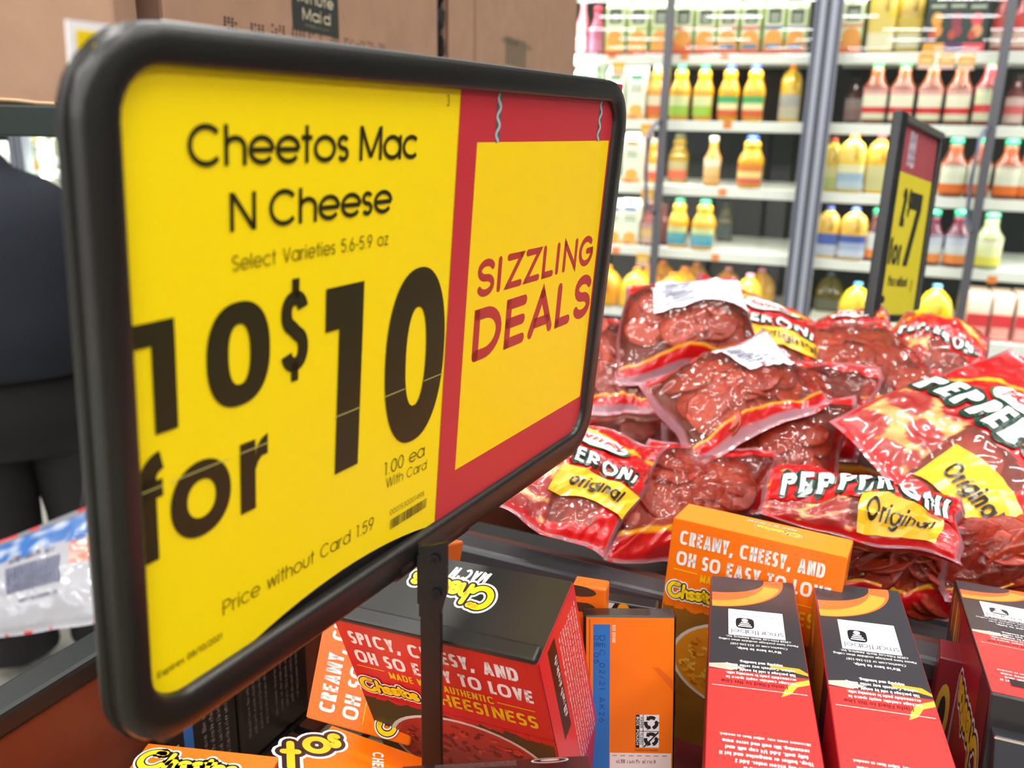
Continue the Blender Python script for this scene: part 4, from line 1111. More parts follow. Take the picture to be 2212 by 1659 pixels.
def side_panel(P, w, L):
    """narrow panel, read upside down: foot end is at v=0, the mouth end at v=-L"""
    P.rect(.6, -96, w - .6, -.6, '37353A', 1); P.rect(.6, -L + .8, w - .6, -96, 'E43A38', 1)
    swoosh(P, w, L, 0)
    P.rect(9.3, -64, 35.7, -37.5, 'F4F5F8', 2)
    pi = math.pi
    P.text('smartlabel', 35, -62.5 + 4.6, 4.2, '5A5E70', .1, .8, .1, width=24.5, rot=pi, layer=3)
    P.text('Scan here for more food information', 35.2, -42.4, 1.5, '7A7E8C', .12, .8, width=25, rot=pi, layer=3)
    P.text('or call 833-545-3387', 31, -39.6, 1.4, '9A9EAC', .12, .8, width=17, rot=pi, layer=3)
    P.ring(17.2, -51.4, None, (4.4, 5.3), '1E1C22', 3, 24, 4)
    P.ring(17.2, -48.6, None, (1.6, 1.7), 'F4F5F8', 4, 14)
    for i, ww in enumerate((2, 2.7, 3.3)): P.rect(17.2 - ww, -51.6 - i * 1.75, 17.2 + ww, -50.6 - i * 1.75, 'F4F5F8', 4)
    lines = [('©2020 Frito-Lay North America, Inc.', 38, 8, 1.7, .14, -64.9), ('Please have package available when calling.', 41, 4.5, 1.7, .12, -67.9),
             ('Cheetos.com or 833-246-3387', 36, 10, 1.8, .13, -71.4), ("We're here to help.", 33, 13, 2.1, .2, -75.1)]
    for t, x1, x0, sz, wt, y in lines: P.text(t.replace('©', 'c'), x1, y, sz, 'E8E8EA', wt, .8, width=x1 - x0, rot=pi, layer=3)
    for i, t in enumerate(('shipping and handling.', 'volume. Contents may settle during', 'This package is sold by weight, not by', 'accommodate pasta to seasoning ratio.', 'Package contains empty space to')):
        P.text(t, 38 if i else 33, -87 - i * 3.5, 2.1, 'EFEDEA', .17, .8, width=(30 if i else 19), rot=pi, layer=4)
    P.poly([(.6, -95), (10, -96), (16, -93), (9, -90), (.6, -92)], 'F0B8A8', 2, tess=True)
    P.poly([(27, -88), (40, -88.5), (43.4, -92), (43.4, -94), (36, -91.5), (28, -91)], 'F6A32A', 2, tess=True)
    P.poly([(43.4, -97), (36, -101), (33, -106), (31, -113), (35, -110), (38, -104), (43.4, -101)], 'F8C048', 2, tess=True)
    P.text('Pasta Filled to this Line', 34, -104.0, 2.6, '6A1A20', .14, .7, width=28, rot=pi, layer=3)
    P.rect(2.2, -109.6, w - 2.2, -109.1, 'F4D0CC', 3)
    rows = ['Microwave ovens vary; adjust times as needed.', 'seasoning. Mix well and serve warm', 'fully melt. Add 1/4 cup milk and', 'Tbsp. butter or margarine and let it', 'Drain any excess water. Add 2', 'minutes or until pasta is', 'directions. Cook for 7 to 8', 'to the fill line. Stir well', 'Add water and pasta']
    for i, t in enumerate(rows):
        P.text(t, 40 - (i % 3) * .8, -143.4 - i * 3.9, 1.7 if i == 0 else 2.2, 'F8E8E6', .15 if i == 0 else .19, .75, width=min(34.5, len(t) * .96), rot=pi, layer=3)


# 1: the red box behind the pole
Rm = rotv((1.8807, -.4137, -.2256))
c = Carton('red and black spicy pasta box right behind the sign pole', (-.0749, .333, 1.2453), Rm.col[0], Rm.col[1], -Rm.col[2], .095, .172, .044, 'C8242A')
P = c.prt('front'); back_panel(P, 95, 172, 'C62628', True); P.build('back_print', c.root)
P = c.prt('topR'); P.rect(.3, .3, 94.7, 43.7, '2B2A27', 1); snack_logo(P, 30.5, 12.5, 10.6, 0, 3, rim='FFFFFF', wx=.86)
P.text("MAC'N CHEESE", 36, 4.2, 6.2, 'F4F2F0', .2, .7, .12, width=40, shear=.3, layer=4)
P.build('top_print', c.root)
v, f = boxmesh(c.O + c.ex * .0006 - c.ey * .0002 - c.ez * .0011, c.ex * .0938, c.ey * .0034, c.ez * .008); fl = mobj('top_flap', v, f, mat('242523', .35), c.root); bevel(fl, .0012)
P = c.prt('right'); P.rect(.6, -171, 43.4, -.3, 'DC2A33', 1); P.rect(9, -62, 17, -4, '1E1618', 2)
greek(P, 16, -52, 3.2, 40, 'EFE8E8', 3, math.pi / 2)
for i in range(9): greek(P, 21.5 + i * 2.4, -96, 1.7, 88, 'F3D8D6', 3, math.pi / 2, i)
P.build('side_print', c.root)

# 2: the orange box farther back
Rm = rotv((1.4246, -.3131, -.3857))
c = Carton('orange creamy pasta box leaning on the rim below the pepperoni bags', (.0939, .4618, 1.2358), Rm.col[0], Rm.col[1], -Rm.col[2], .095, .17, .034, 'F07A12')
P = c.prt('front'); back_panel(P, 95, 170, 'F0720C', False); P.build('back_print', c.root)
P = c.prt('topR'); P.rect(.5, .5, 94.5, 33.5, 'F58A1E', 1); snack_logo(P, 27, 13, 5.6, 0, 3, rim='E8C8B8'); P.text("MAC'N CHEESE", 30, 5, 4.2, 'F8B8A0', .2, .7, width=28, layer=4, shear=.2); P.build('top_print', c.root)

# 3: the orange end panel with the blue date strip
Rm = rotv((1.3658, -.0426, -.0015))
c = Carton('orange box standing on end with a blue date strip', (.0367, .3722, 1.2255), Rm.col[0], Rm.col[1], -Rm.col[2], .044, .172, .012, '1E1A18')
P = c.prt('front'); P.rect(1.2, -171, 43, -.8, 'F2740C', 1); P.rect(2.6, -171, 3.1, -1.5, 'A85410', 2)
P.rect(4.6, -95, 12.6, -4.2, '2A6FC0', 2)
P.text('DEC 02/21 AK26', 7.6, -9.6, 2.6, '1E3F7C', .12, .75, .3, width=43, rot=-math.pi / 2, layer=3)
P.text('08:05', 4.9, -9.6, 2.4, '1E3F7C', .12, .75, .3, width=14, rot=-math.pi / 2, layer=3)
P.text('BEST BEFORE', 13.6, -4.4, 1.6, 'F8D8B8', .2, .7, width=8.8, rot=-math.pi / 2, layer=3)
P.rect(25.2, -65, 36.4, -48.6, 'EDEBEE', 3); P.rect(25.2, -65, 27.0, -48.6, '221C24', 4); P.rect(28.6, -65, 28.9, -48.6, '221C24', 4); P.rect(27, -57, 36.4, -56.7, '221C24', 4)
P.text('BOX  POUCH', 25.5, -49.6, 1.2, 'F4F4F4', .2, .8, width=14, rot=-math.pi / 2, layer=5)
P.text('PAPER', 27.3, -49.8, 1.1, '221C24', .18, .8, width=5.4, rot=-math.pi / 2, layer=5); P.text('PLASTIC', 27.3, -57.8, 1.1, '221C24', .18, .8, width=6, rot=-math.pi / 2, layer=5)
for cy in (-52.6, -60.8):
    for a in (90, 210, 330):
        t = math.radians(a); cx_ = 32.6
        P.paths([('s', [(cx_ + 2.7 * math.cos(t + u), cy + 2.7 * math.sin(t + u)) for u in (-.75, -.3, .15, .5)], False)], lambda x, y: (x, y), .85, '221C24', 5, False)
        P.poly([(cx_ + 4.2 * math.cos(t + .5), cy + 4.2 * math.sin(t + .5)), (cx_ + 1.3 * math.cos(t + .5), cy + 1.3 * math.sin(t + .5)), (cx_ + 2.7 * math.cos(t + 1.05), cy + 2.7 * math.sin(t + 1.05))], '221C24', 5)
for q in ribbon([(29.2, -64.6), (36.1, -57.2)], .35): P.poly(q, '221C24', 6)
P.text('how2recycle.info', 36, -66.8, 1.1, '6A3A10', .14, .8, width=11, rot=0, align='r', layer=3)
P.rect(12.9, -92, 42.4, -67.8, 'EEDCD8', 3)
for i in range(7): P.rect(14 + i * 4, -69.3, 16.2 + i * 4, -69.0, '8A4A50', 4)
greek(P, 16, -73, 2.0, 20, 'B08088', 4)
P.build('end_print', c.root)
P = c.prt('right')
for z0, z1, cc in ((0, 8, 'F2740C'), (30, 50, '221E1C'), (50, 90, 'E8B890')): P.rect(.5, -z1, 11, -z0 - .5, cc, 1)
P.build('side_print', c.root)
# strip of torn clear tape on its right edge
tp = [c.face('front')(x, y, h) for x, y, h in ((32.5, -24.5, .0005), (36, -25, .0005), (45.5, -33.5, .001), (43, -36.5, .001))]
tq = [c.face('front')(x, y, h) for x, y, h in ((43, -36.5, .001), (45.5, -33.5, .001), (52, -41, -.004), (50.5, -43, -.004))]
mobj('clear_tape', tp + tq, [(0, 1, 2, 3), (4, 5, 6, 7)], glass_mat('tape', (.92, .86, .84), 1.6), c.root)

# 4-6: narrow panels pointing at the viewer
for lab, pos, w_, tgt in (('red and black pasta box lying on edge, left of the twin narrow panels', (.1123, .4376, 1.2129), (-.0512, -.0337, -.2257), 0),
                          ('red and black pasta box lying on edge, right of the twin narrow panels', (.1663, .4305, 1.2145), (.001, -.0294, -.2466), 1)):
    Rm = rotv(w_); O = Vector(pos)
    # the panel faces up: carton "front" is that panel, its depth goes down
    c = Carton(lab, O, Rm.col[0], Rm.col[1], -Rm.col[2], .044, .178, .095, 'B0202A', 'narrow box panels pointing at the viewer')
    P = c.prt('front'); side_panel(P, 44, 178); P.build('side_print', c.root)
    P = c.prt('left'); P.rect(.6, -177, 94, -.6, 'A8661E', 1); P.rect(.6, -177, 94, -80, '3A2026', 2); P.rect(50, -177, 94, -100, 'C0202C', 3)
    for i in range(7): P.ring(12 + i * 11, -26 - (i % 2) * 14, None, (8, 5), ('D99A3A', 'B87822', '7E4A1A')[i % 3], 3, 12)
    P.build('back_print', c.root)

n_ = at(2139.5, 1494.5, .358); f_ = at(2062, 1252, .518)
ey = (f_ - n_).normalized(); rgt = (at(2212, 1284, .50) - f_); rgt = (rgt - ey * rgt.dot(ey)).normalized(); aw = -(rgt.cross(ey)).normalized()
if aw.z > 0: aw = -aw
c = Carton('red and black pasta box lying on edge at the right picture edge', f_, rgt, ey, aw, .044, (f_ - n_).length, .095, '1A1414', 'narrow box panels pointing at the viewer')
Lr = (f_ - n_).length * 1000
P = c.prt('front'); side_panel(P, 44, Lr); P.rect(9, -Lr + 20, 43.5, -Lr + 12, '2A1A1C', 5); P.build('side_print', c.root)
P = c.prt('left'); P.rect(.6, -Lr + 1, 94, -.6, '8A1420', 1); P.rect(94 - 40, -45, 94, -.6, '3A2A22', 2)
for i in range(5): P.ring(80, -16 - i * 9, None, (12, 4), ('B0602A', '8A4A22', 'C88A4A')[i % 3], 3, 12)
P.rect(1, -Lr + 1, 94, -Lr + 30, '5A1A1E', 2)
snack_logo(P, 66, -Lr + 5, 19, math.pi / 2, 4, yel='C9A52A', rim='C8C0C0')
P.build('front_print', c.root)
c = Carton('box seen edge-on between two narrow panels, yellow and red side', at(2030, 1420, .45), (.9, -.42, 0), Vector((0, 0, 1)), (.42, .9, 0), .016, .11, .02, '6A1A22')
P = c.prt('front'); P.rect(.5, -109, 15.5, -.5, '7A1A26', 1); P.ring(5, -34, None, (3.6, 20), 'C8A83A', 2, 16); P.ring(5, -34, None, (1.8, 13), '2A1A14', 3, 16); P.rect(10, -105, 12, -6, 'B08A90', 2); P.build('side_print', c.root)
# dark box cut by the lower right corner
O = at(2147, 1590, .35); c = Carton('black pasta box at the lower right corner of the picture', O, (.93, -.36, .0), (.0, .22, .97), (.36, .91, -.2), .06, .12, .03, '26262C')
P = c.prt('front'); P.rect(.5, -60, 59, -.5, '2B2C33', 1); P.rect(.2, -.9, 59.6, -.1, 'B8A890', 2); P.build('side_print', c.root)

# left group of orange boxes
O = at(660.3, 1551.3, .425); X1 = at(821, 1596, .415) - O; Y1 = at(676, 1330, .43) - O
X1.normalize(); Y1 = (Y1 - X1 * Y1.dot(X1)).normalized(); A1 = -(X1.cross(Y1)).normalized()
if A1.dot(O - Vector(CAM)) < 0: A1 = -A1
# text runs upwards: carton width axis is Y1, carton up axis is -X1
c = Carton('orange creamy pasta box lying sideways left of the red box', O, Y1, -X1, A1, .095, .054, .03, 'F07A12')
P = c.prt('front'); back_panel(P, 95, 54, 'F06E0C', False); P.build('back_print', c.root)
O = at(716, 1566, .40); X2 = at(828, 1606, .395) - O; Y2 = O - at(676, 1645, .37)
X2.normalize(); Y2 = (Y2 - X2 * Y2.dot(X2)).normalized(); A2 = -(X2.cross(Y2)).normalized()
if A2.dot(O - Vector(CAM)) < 0: A2 = -A2
c = Carton('orange pasta box with a large logo below the sideways orange box', O, X2, Y2, A2, .12, .095, .04, 'F07A12')
P = c.prt('front'); P.rect(.5, -94.5, 119, -.5, 'F2700A', 1)
for t_, x_, y_, z_ in (('s', 6.5, -17.5, 15), ('o', -1, -27, 17), ('t', -3, -40, 17)): P.text(t_, x_, y_, z_, 'F2C21E', .2, 1., rot=.5, rnd=True, outline=[(.2, 'F6F0EC'), (.12, '2A1A22')], layer=3)
P.text('CHEESE', 24, -9, 5, 'F6E8E0', .2, .6, width=20, rot=-1.2, layer=4)
P.build('front_print', c.root)
O = at(320, 1605, .478); Xa = at_z(606, 1635, O.z) - O; Ya = at_z(150, 1655, O.z) - O
w_ = Xa.length; Xa.normalize(); Ya = (Ya - Xa * Ya.dot(Xa)).normalized()
c = Carton('orange pasta box lying flat at the bottom left of the picture', O, Xa, -Ya, (0, 0, -1), w_, .17, .042, 'F07212')
P = c.prt('front'); W_ = w_ * 1000; P.rect(.5, -169, W_ - .5, -.5, 'F2700A', 1); snack_logo(P, W_ * .03, -19.5, W_ * .165, .05, 3, rim='E9ECEE'); P.text("MAC'N CHEESE", W_ * .45, -24, 4.6, 'F6E4DC', .2, .7, width=W_ * .42, layer=4, shear=.2)
P.build('front_print', c.root)
P = c.prt('right'); P.rect(.5, -169, 41, -.5, 'E8690C', 1); P.text('CHEESE', 4, -20, 4, 'E0D0D0', .2, .7, width=16, rot=1.2, layer=3); P.build('side_print', c.root)
# dark nutrition panels under the sign
for i, (u0, lab) in enumerate(((.298, 'dark box with a blue strip and small print under the sign corner'), (.353, 'dark box with columns of small print under the sign'))):
    O = uv2(UL + .012, u0, ZF + .112)
    c = Carton(lab, O, bv, Z3, -bu, (.054, .068)[i], .11, .0115, '1C1312')
    P = c.prt('front'); P.rect(.5, -109, (53.5, 67.5)[i], -.5, '1F1613', 1)
    if i == 0:
        P.rect(12, -109, 19, -4, '2F6AB0', 2); P.rect(3, -66, 8, -58, 'B0A8A4', 2)
        for k in range(4): greek(P, 29 + k * 6, -96, 3.4, 78, '7C6E70', 3, math.pi / 2, k)
    else:
        for k in range(9): greek(P, 11 + k * 5.4 + (k > 3) * 4, -94, 2.6, 72, '6C5E5E', 3, math.pi / 2, k)
        P.rect(2, -100, 5, -2, '2A1E1A', 2)
    P.build('side_print', c.root)
# black box across the bottom centre, its rim and badge
O = at(868, 1656, .335); Xb = at(1272, 1632, .335) - O; wb = Xb.length; Xb.normalize(); nb = at(1290, 1700, .30) - at(1272, 1632, .335); nb = (nb - Xb * nb.dot(Xb)).normalized()
ab = -Xb.cross(-nb)
if ab.dot(O - Vector(CAM)) < 0: ab = -ab
c = Carton('dark box across the bottom centre with small print and an oval badge', O, Xb, -nb, ab, wb, .11, .04, '2A1616')
P = c.prt('front'); W_ = wb * 1000; P.rect(.4, -109, W_ - .4, -.3, '24161A', 1)
for k in range(4): greek(P, W_ * .18, -2.2 - k * 1.5, 1.0, W_ * .44, '8A7A80', 2, 0, k)
P.ring(W_ * .79, -3.4, None, (W_ * .1, 2.9), 'DCD6D6', 2, 28); P.ring(W_ * .79, -3.4, None, (W_ * .088, 2.3), '1E1618', 3, 28); P.ring(W_ * .79, -3.4, None, (W_ * .05, 1.2), 'D8B0A0', 4, 20)
P.build('side_print', c.root)
# small orange corners behind the red box
for lab, q, wpx, hpx, col in (('orange box corner with dark curved marks behind the red box', (1236, 1262, .44), 74, 64, 'F2721A'), ('black box with a yellow patch behind the blue-strip box', (1308, 1298, .47), 110, 34, '1E1A1A')):
    O = at(*q); k = q[2] / F
    c = Carton(lab, O, (.96, -.26, .0), (0, .1, .99), (.26, .96, -.1), wpx * k, .14, .012, col)
    P = c.prt('front'); W_ = wpx * k * 1000
    if col == 'F2721A':
        for y in (-3, -11): P.ring(W_ * .1, y, None, (W_ * .62, 2.9), '4A3A2C', 2, 20); 
        P.ring(W_ * .1, -7.5, None, (W_ * .66, 1.4), 'F2721A', 3, 16)
    else:
        P.ring(W_ * .36, -4, None, (3.4, 4.4), 'F2A52E', 2, 16); P.ring(W_ * .36, -5, None, (1.2, .8), '2A3A4A', 3, 10); P.poly([(0, -.5), (5, -.5), (2, -6), (0, -7)], 'D8D8E4', 2)
    P.build('front_print', c.root)
# boxes lying underneath that carry the ones on edge
for i, (px, py, dep) in enumerate(((1640, 1560, .47), (1900, 1560, .47))):
    q = at(px, py, dep)
    O = Vector((q.x - .07, q.y + .09, ZF + .052))
    Carton('pasta box lying flat under the %s narrow panel box' % ('left' if i == 0 else 'right'), O, (.97, -.22, 0), (.22, .97, 0), (0, 0, -1), .1, .178, .05, '5A1418')


# ------------------------------------------------------------------ pepperoni bags
def film_material():
    m = bpy.data.materials.new('printed_film'); m.use_nodes = True; nt = m.node_tree; nt.nodes.clear()
    N = nt.nodes.new; L = nt.links.new
    out = N('ShaderNodeOutputMaterial'); at_ = N('ShaderNodeVertexColor'); at_.layer_name = 'print'
    pb = N('ShaderNodeBsdfPrincipled'); pb.inputs['Roughness'].default_value = .3
    L(at_.outputs['Color'], pb.inputs['Base Color'])
    tr = N('ShaderNodeBsdfTransparent'); tr.inputs[0].default_value = (.93, .82, .8, 1)
    mx = N('ShaderNodeMixShader'); L(at_.outputs['Alpha'], mx.inputs[0]); L(tr.outputs[0], mx.inputs[1]); L(pb.outputs[0], mx.inputs[2])
    gl = N('ShaderNodeBsdfGlossy'); gl.inputs['Roughness'].default_value = .045
    fr_ = thin_fresnel(nt, 1.5)
    tc = N('ShaderNodeTexCoord'); n1 = N('ShaderNodeTexNoise'); n1.inputs['Scale'].default_value = 55; n1.inputs['Detail'].default_value = 3; n1.inputs['Distortion'].default_value = 1.2; n1.noise_type = 'RIDGED_MULTIFRACTAL'; n1.inputs['Scale'].default_value = 24; n1.inputs['Detail'].default_value = 4
    L(tc.outputs['Object'], n1.inputs['Vector'])
    bp = N('ShaderNodeBump'); bp.inputs['Strength'].default_value = .5; bp.inputs['Distance'].default_value = .004; L(n1.outputs[0], bp.inputs['Height'])
    for q in (pb, gl, fr_): L(bp.outputs[0], q.inputs['Normal'])
    m2_ = N('ShaderNodeMixShader'); L(fr_.outputs[0], m2_.inputs[0]); L(mx.outputs[0], m2_.inputs[1]); L(gl.outputs[0], m2_.inputs[2])
    L(m2_.outputs[0], out.inputs[0]); return m


FILM = film_material()
MEAT = [mat(h, .36, vary=.25, scale=240, bump=.3, bscale=420, coat=.1) for h in ('9A2A14', 'A83818', '86230F', '982E14')]
MEATD = mat('5E1814', .5, vary=.3, scale=90, bump=.5, bscale=160)


def lerp3(a, b, f): return tuple(a[i] + (b[i] - a[i]) * f for i in range(3))


C_RED, C_YEL, C_PNK, C_BEI, C_PEP = [hexc(h)[:3] for h in ('C21014', 'F0A81A', 'C48E98', 'D8A868', '9E2420')]
PEPS = [(.1, .12, .1), (.3, .05, .11), (.12, .36, .11), (.33, .27, .1), (.05, .55, .08), (.3, .48, .08), (.42, .14, .06)]


def art_front(s, t, seed, kk=.95):
    e = min(s, 1 - s, t, 1 - t)
    if e < .02: return C_PNK + (.4,)
    if t > .96: return C_PNK + (.45,)
    t = t / kk
    arcy = .86 - .42 * max(0, 1 - s / .22) ** 2 - .16 * max(0, (s - .6) / .4) ** 2
    if t > arcy + .05: return C_RED + (1.,)
    if t > arcy: return C_YEL + (1.,)
    if t > .43 + .04 * math.sin(s * 4): return C_RED + (1.,)
    if s < .46 - .1 * (t - .2) and t > .06:
        if s < .05: return C_RED + (1.,)
        for (px, py, pr) in PEPS:
            d = math.hypot((s - px - .03), (t - py) * 1.2)
            if d < pr: return lerp3(C_PEP, (.36, .05, .04), min(1, d / pr * .6)) + (1.,)
        n = noise.noise((s * 14, t * 16, seed))
        return lerp3(C_BEI, (.62, .22, .06), max(0, min(1, n * 1.6 + .25))) + (1.,)
    if t < .1: return C_RED + (1.,)
    if s > .8 and t < .44: return C_RED + (1.,)
    return (.45, .1, .07, .32)


def art_large(s, t, seed): return art_front(s, t, seed, .75)


def art_back(s, t, seed):
    e = min(s, 1 - s)
    if e < .035: return C_PNK + (.5,)
    if t < .05: return C_PNK + (.75,)
    if t < .11: return C_RED + (1.,)
    if t < .135: return C_YEL + (1.,)
    if t > .95: return C_PNK + (.6,)
    if t > .87: return C_RED + (1.,)
    return (.5, .16, .10, .1)


def art_dark(s, t, seed):
    e = min(s, 1 - s, t, 1 - t)
    if e < .03: return C_PNK + (.5,)
    if t < .16: return C_RED + (1.,)
    if t < .2: return C_YEL + (.9,)
    if t > .86: return C_RED + (1.,)
    return (.3, .04, .02, .22)


class Bag:
    def __init__(b, label, TL, TR, BR, BL, T, seed, art=art_front, n=(56, 64), slices=16, crink=1., flat=.5):
        b.c = [at(*q) for q in (TL, TR, BR, BL)]; b.T = T; b.seed = seed; b.cr = crink; b.flat = flat
        ctr = sum(b.c, Vector((0, 0, 0))) / 4
        b.ex = (b.c[1] + b.c[2] - b.c[0] - b.c[3]) / 2; b.ey = (b.c[0] + b.c[1] - b.c[2] - b.c[3]) / 2
        b.W = b.ex.length; b.H = b.ey.length
        b.n = b.ex.cross(b.ey).normalized()
        if b.n.dot(Vector(CAM) - ctr) < 0: b.n = -b.n
        b.root = thing('pepperoni_bag', label, 'bag', ctr - b.n * T, 'bags of pepperoni heaped in the rear bin')
        nx, ny = n; V = []; Fc = []; colr = []
        for side in (1, -1):
            o = len(V)
            for j in range(ny + 1):
                for i in range(nx + 1):
                    s, t = i / nx, j / ny
                    V.append(b.pos(s, t, side)); colr.append(art(s, t, seed) if side > 0 else C_RED + (1.,))
            for j in range(ny):
                for i in range(nx):
                    q = o + j * (nx + 1) + i; r = (q, q + 1, q + nx + 2, q + nx + 1)
                    Fc.append(r if side > 0 else r[::-1])
        b.film = mobj('film', V, Fc, FILM, b.root, smooth=True)
        ca = b.film.data.color_attributes.new('print', 'FLOAT_COLOR', 'POINT')
        ca.data.foreach_set('color', np.array(colr, dtype=np.float32).ravel())
        # meat inside
        nx, ny = 20, 24; V = []; Fc = []
        for side in (1, -1):
            o = len(V)
            for j in range(ny + 1):
                for i in range(nx + 1):
                    s, t = .07 + .86 * i / nx, .1 + .8 * j / ny
                    k = (math.sin(math.pi * i / nx) * math.sin(math.pi * j / ny)) ** .4
                    V.append(b.base(s, t) + b.n * side * (b.bulge(s, t) * .62 * k + .0022 * k * noise.noise((s * 16, t * 16, seed))))
            for j in range(ny):
                for i in range(nx):
                    q = o + j * (nx + 1) + i; Fc.append((q, q + 1, q + nx + 2, q + nx + 1))
        mobj('meat', V, Fc, MEATD, b.root, smooth=True)
        rd = random.Random(seed)
        for k in range(slices):
            s, t = .2 + .6 * rd.random(), .22 + .56 * rd.random()
            base = b.base(s, t) + b.n * (b.bulge(s, t) * (.5 + .16 * rd.random()))
            o = bpy.data.objects.new('pepperoni_slice', SL_MESH[k % 4]); COL.objects.link(o); o.parent = b.root
            z = (b.normal(s, t) + Vector((rd.uniform(-.4, .4), rd.uniform(-.4, .4), rd.uniform(-.4, .4))) * .2).normalized()
            Q = z.to_track_quat('Z', 'Y').to_matrix().to_4x4(); sc = rd.uniform(.95, 1.25)
            o.matrix_local = Matrix.Translation(base - b.root.location) @ Q @ Matrix.Diagonal((sc, sc, sc, 1))

    def base(b, s, t):
        TL, TR, BR, BL = b.c
        p = (BL * (1 - s) + BR * s) * (1 - t) + (TL * (1 - s) + TR * s) * t
        w = noise.noise((s * 1.7, t * 1.7, b.seed * 3.1)) * .012 * b.cr
        return p + b.n * w

    def bulge(b, s, t):
        k = max(0., math.sin(math.pi * s)) ** b.flat * max(0., math.sin(math.pi * min(1, max(0, (t - .03) / .94)))) ** b.flat
        return b.T * k * (.82 + .35 * noise.noise((s * 2.3 + 7, t * 2.3, b.seed * 1.7)))

    def normal(b, s, t):
        e = .02
        a = b.base(s + e, t) + b.n * b.bulge(s + e, t) - b.base(s - e, t) - b.n * b.bulge(s - e, t)
        c = b.base(s, t + e) + b.n * b.bulge(s, t + e) - b.base(s, t - e) - b.n * b.bulge(s, t - e)
        z = a.cross(c).normalized()
        return z if z.dot(b.n) > 0 else -z

    def pos(b, s, t, side=1):
        s = min(max(s, 0), 1); t = min(max(t, 0), 1)
        p = b.base(s, t); h = b.bulge(s, t) * side
        edge = min(1, min(s, 1 - s) * 12, min(t, 1 - t) * 10)
        r = abs(noise.noise((s * 5, t * 6, b.seed + 11))) + .5 * abs(noise.noise((s * 11 + 3, t * 12, b.seed)))
        h += side * edge * b.cr * (.0075 * (.42 - r))
        d = min(t, 1 - t); ds = min(s, 1 - s)
        h += b.cr * side * .0014 * math.sin(s * 46 + 5 * noise.noise((s * 4, t * 4, b.seed))) * math.exp(-d * 11) * edge
        h += b.cr * side * .0012 * math.sin(t * 40 + 5 * noise.noise((s * 4, t * 4, b.seed + 5))) * math.exp(-ds * 14) * edge
        wob = b.ex.normalized() * noise.noise((s * 2, t * 3, b.seed + 21)) * .007 + b.ey.normalized() * noise.noise((s * 3, t * 2, b.seed + 31)) * .007
        return p + b.n * h + wob * b.cr

    def mapper(b, flip=False):
        W, H = b.W * 1000, b.H * 1000
        return lambda u, v, h: b.pos(u / W, v / H) + (b.n + b.normal(min(.98, max(.02, u / W)), min(.98, max(.02, v / H)))) * (.5 * h + .0005)

    def front_print(b, word=True, logo=True, label=True, lab=(.42, .98, .25, .43), ts=.1, tw=.78, wy=.475, kk=.97, word_='Original', lwt=.16):
        P = Print(b.mapper(), rough=.22, step=.0007, seg=3.5); W, H = b.W * 1000, b.H * 1000 * kk
        if logo:
            for r, c, ly in ((1.0, '1E6A3A', 1), (.93, 'F1ECEC', 2)):
                P.ring(W * .52, H * .76, None, (W * .27 * r, H * .085 * r), c, ly, 36, 2, 0, 0, 360, 4)
            P.text('Hormel', W * .33, H * .735, H * .066, 'D22A32', .17, .8, .04, width=W * .38, rot=.02, layer=4, rnd=True, shear=.35)
        if word:
            P.text('PEPPERONI', W * .5, H * wy, H * ts, 'E6E2E4', .21, .62, .16, width=W * tw, align='c', layer=1, p=2.3, outline=[(.1, '1A3A2C')], bend=-.9 / W if False else 0, jitter=.14, wave=lambda f: (1.06 - .2 * abs(f - .5), .15 * math.sin(math.pi * f)))
        if label:
            x0, x1, y0, y1 = W * lab[0], W * lab[1], H * lab[2], H * lab[3]
            for i in range(12):
                for j in range(4):
                    X = lambda a: x0 + (x1 - x0) * a / 12
                    Y = lambda a, i_: y0 + (y1 - y0) * a / 4 + H * .012 * math.sin(i_ / 12 * 3.1)
                    P.poly([(X(i), Y(j, i)), (X(i + 1), Y(j, i + 1)), (X(i + 1), Y(j + 1, i + 1)), (X(i), Y(j + 1, i))], 'EDB92A', 2)
            P.text(word_, (x0 + x1) / 2, y0 + H * .065, H * .08, '2A2420', lwt, .8, .1, width=(x1 - x0) * .66, align='c', layer=4)
        P.build('front_print', b.root)

    def ship_label(b, s0, t0, s1, t1, rot=0., seed=1):
        W, H = b.W * 1000, b.H * 1000; cx, cy = (s0 + s1) / 2 * W, (t0 + t1) / 2 * H; w, h = (s1 - s0) * W, (t1 - t0) * H
        mp = b.mapper(); ca, sa = math.cos(rot), math.sin(rot)
        P = Print(lambda u, v, hh: mp(cx + u * ca - v * sa, cy + u * sa + v * ca, hh), rough=.25, step=.0002)
        P.rect(-w / 2, -h / 2, w / 2, h / 2, 'E9E9F2', 1, 10, 8)
        r = random.Random(seed); y = -h * .36
        while y < h * .3:
            q = h * r.choice((.02, .03, .045)); P.rect(-w * .42, y, -w * .08, y + q, '8A8A9C', 3, 3, 1); y += q + h * r.choice((.02, .03))
        for k in range(6): P.rect(-w * .02, -h * .36 + k * h * .12, w * (.1 + .04 * (k % 3)), -h * .33 + k * h * .12, 'A9A9B8', 3, 2, 1)
        P.text('US LL', -w * .4, h * .33, h * .1, '7A7A8A', .12, .8, width=w * .3, layer=3)
        P.rect(w * .2, -h * .4, w * .21, h * .4, '8A8A98', 3, 1, 5)
        for k in range(7): P.rect(w * .25, -h * .34 + k * h * .1, w * .45, -h * .325 + k * h * .1, 'B4B4C2', 3, 2, 1)
        P.build('shipping_label', b.root)


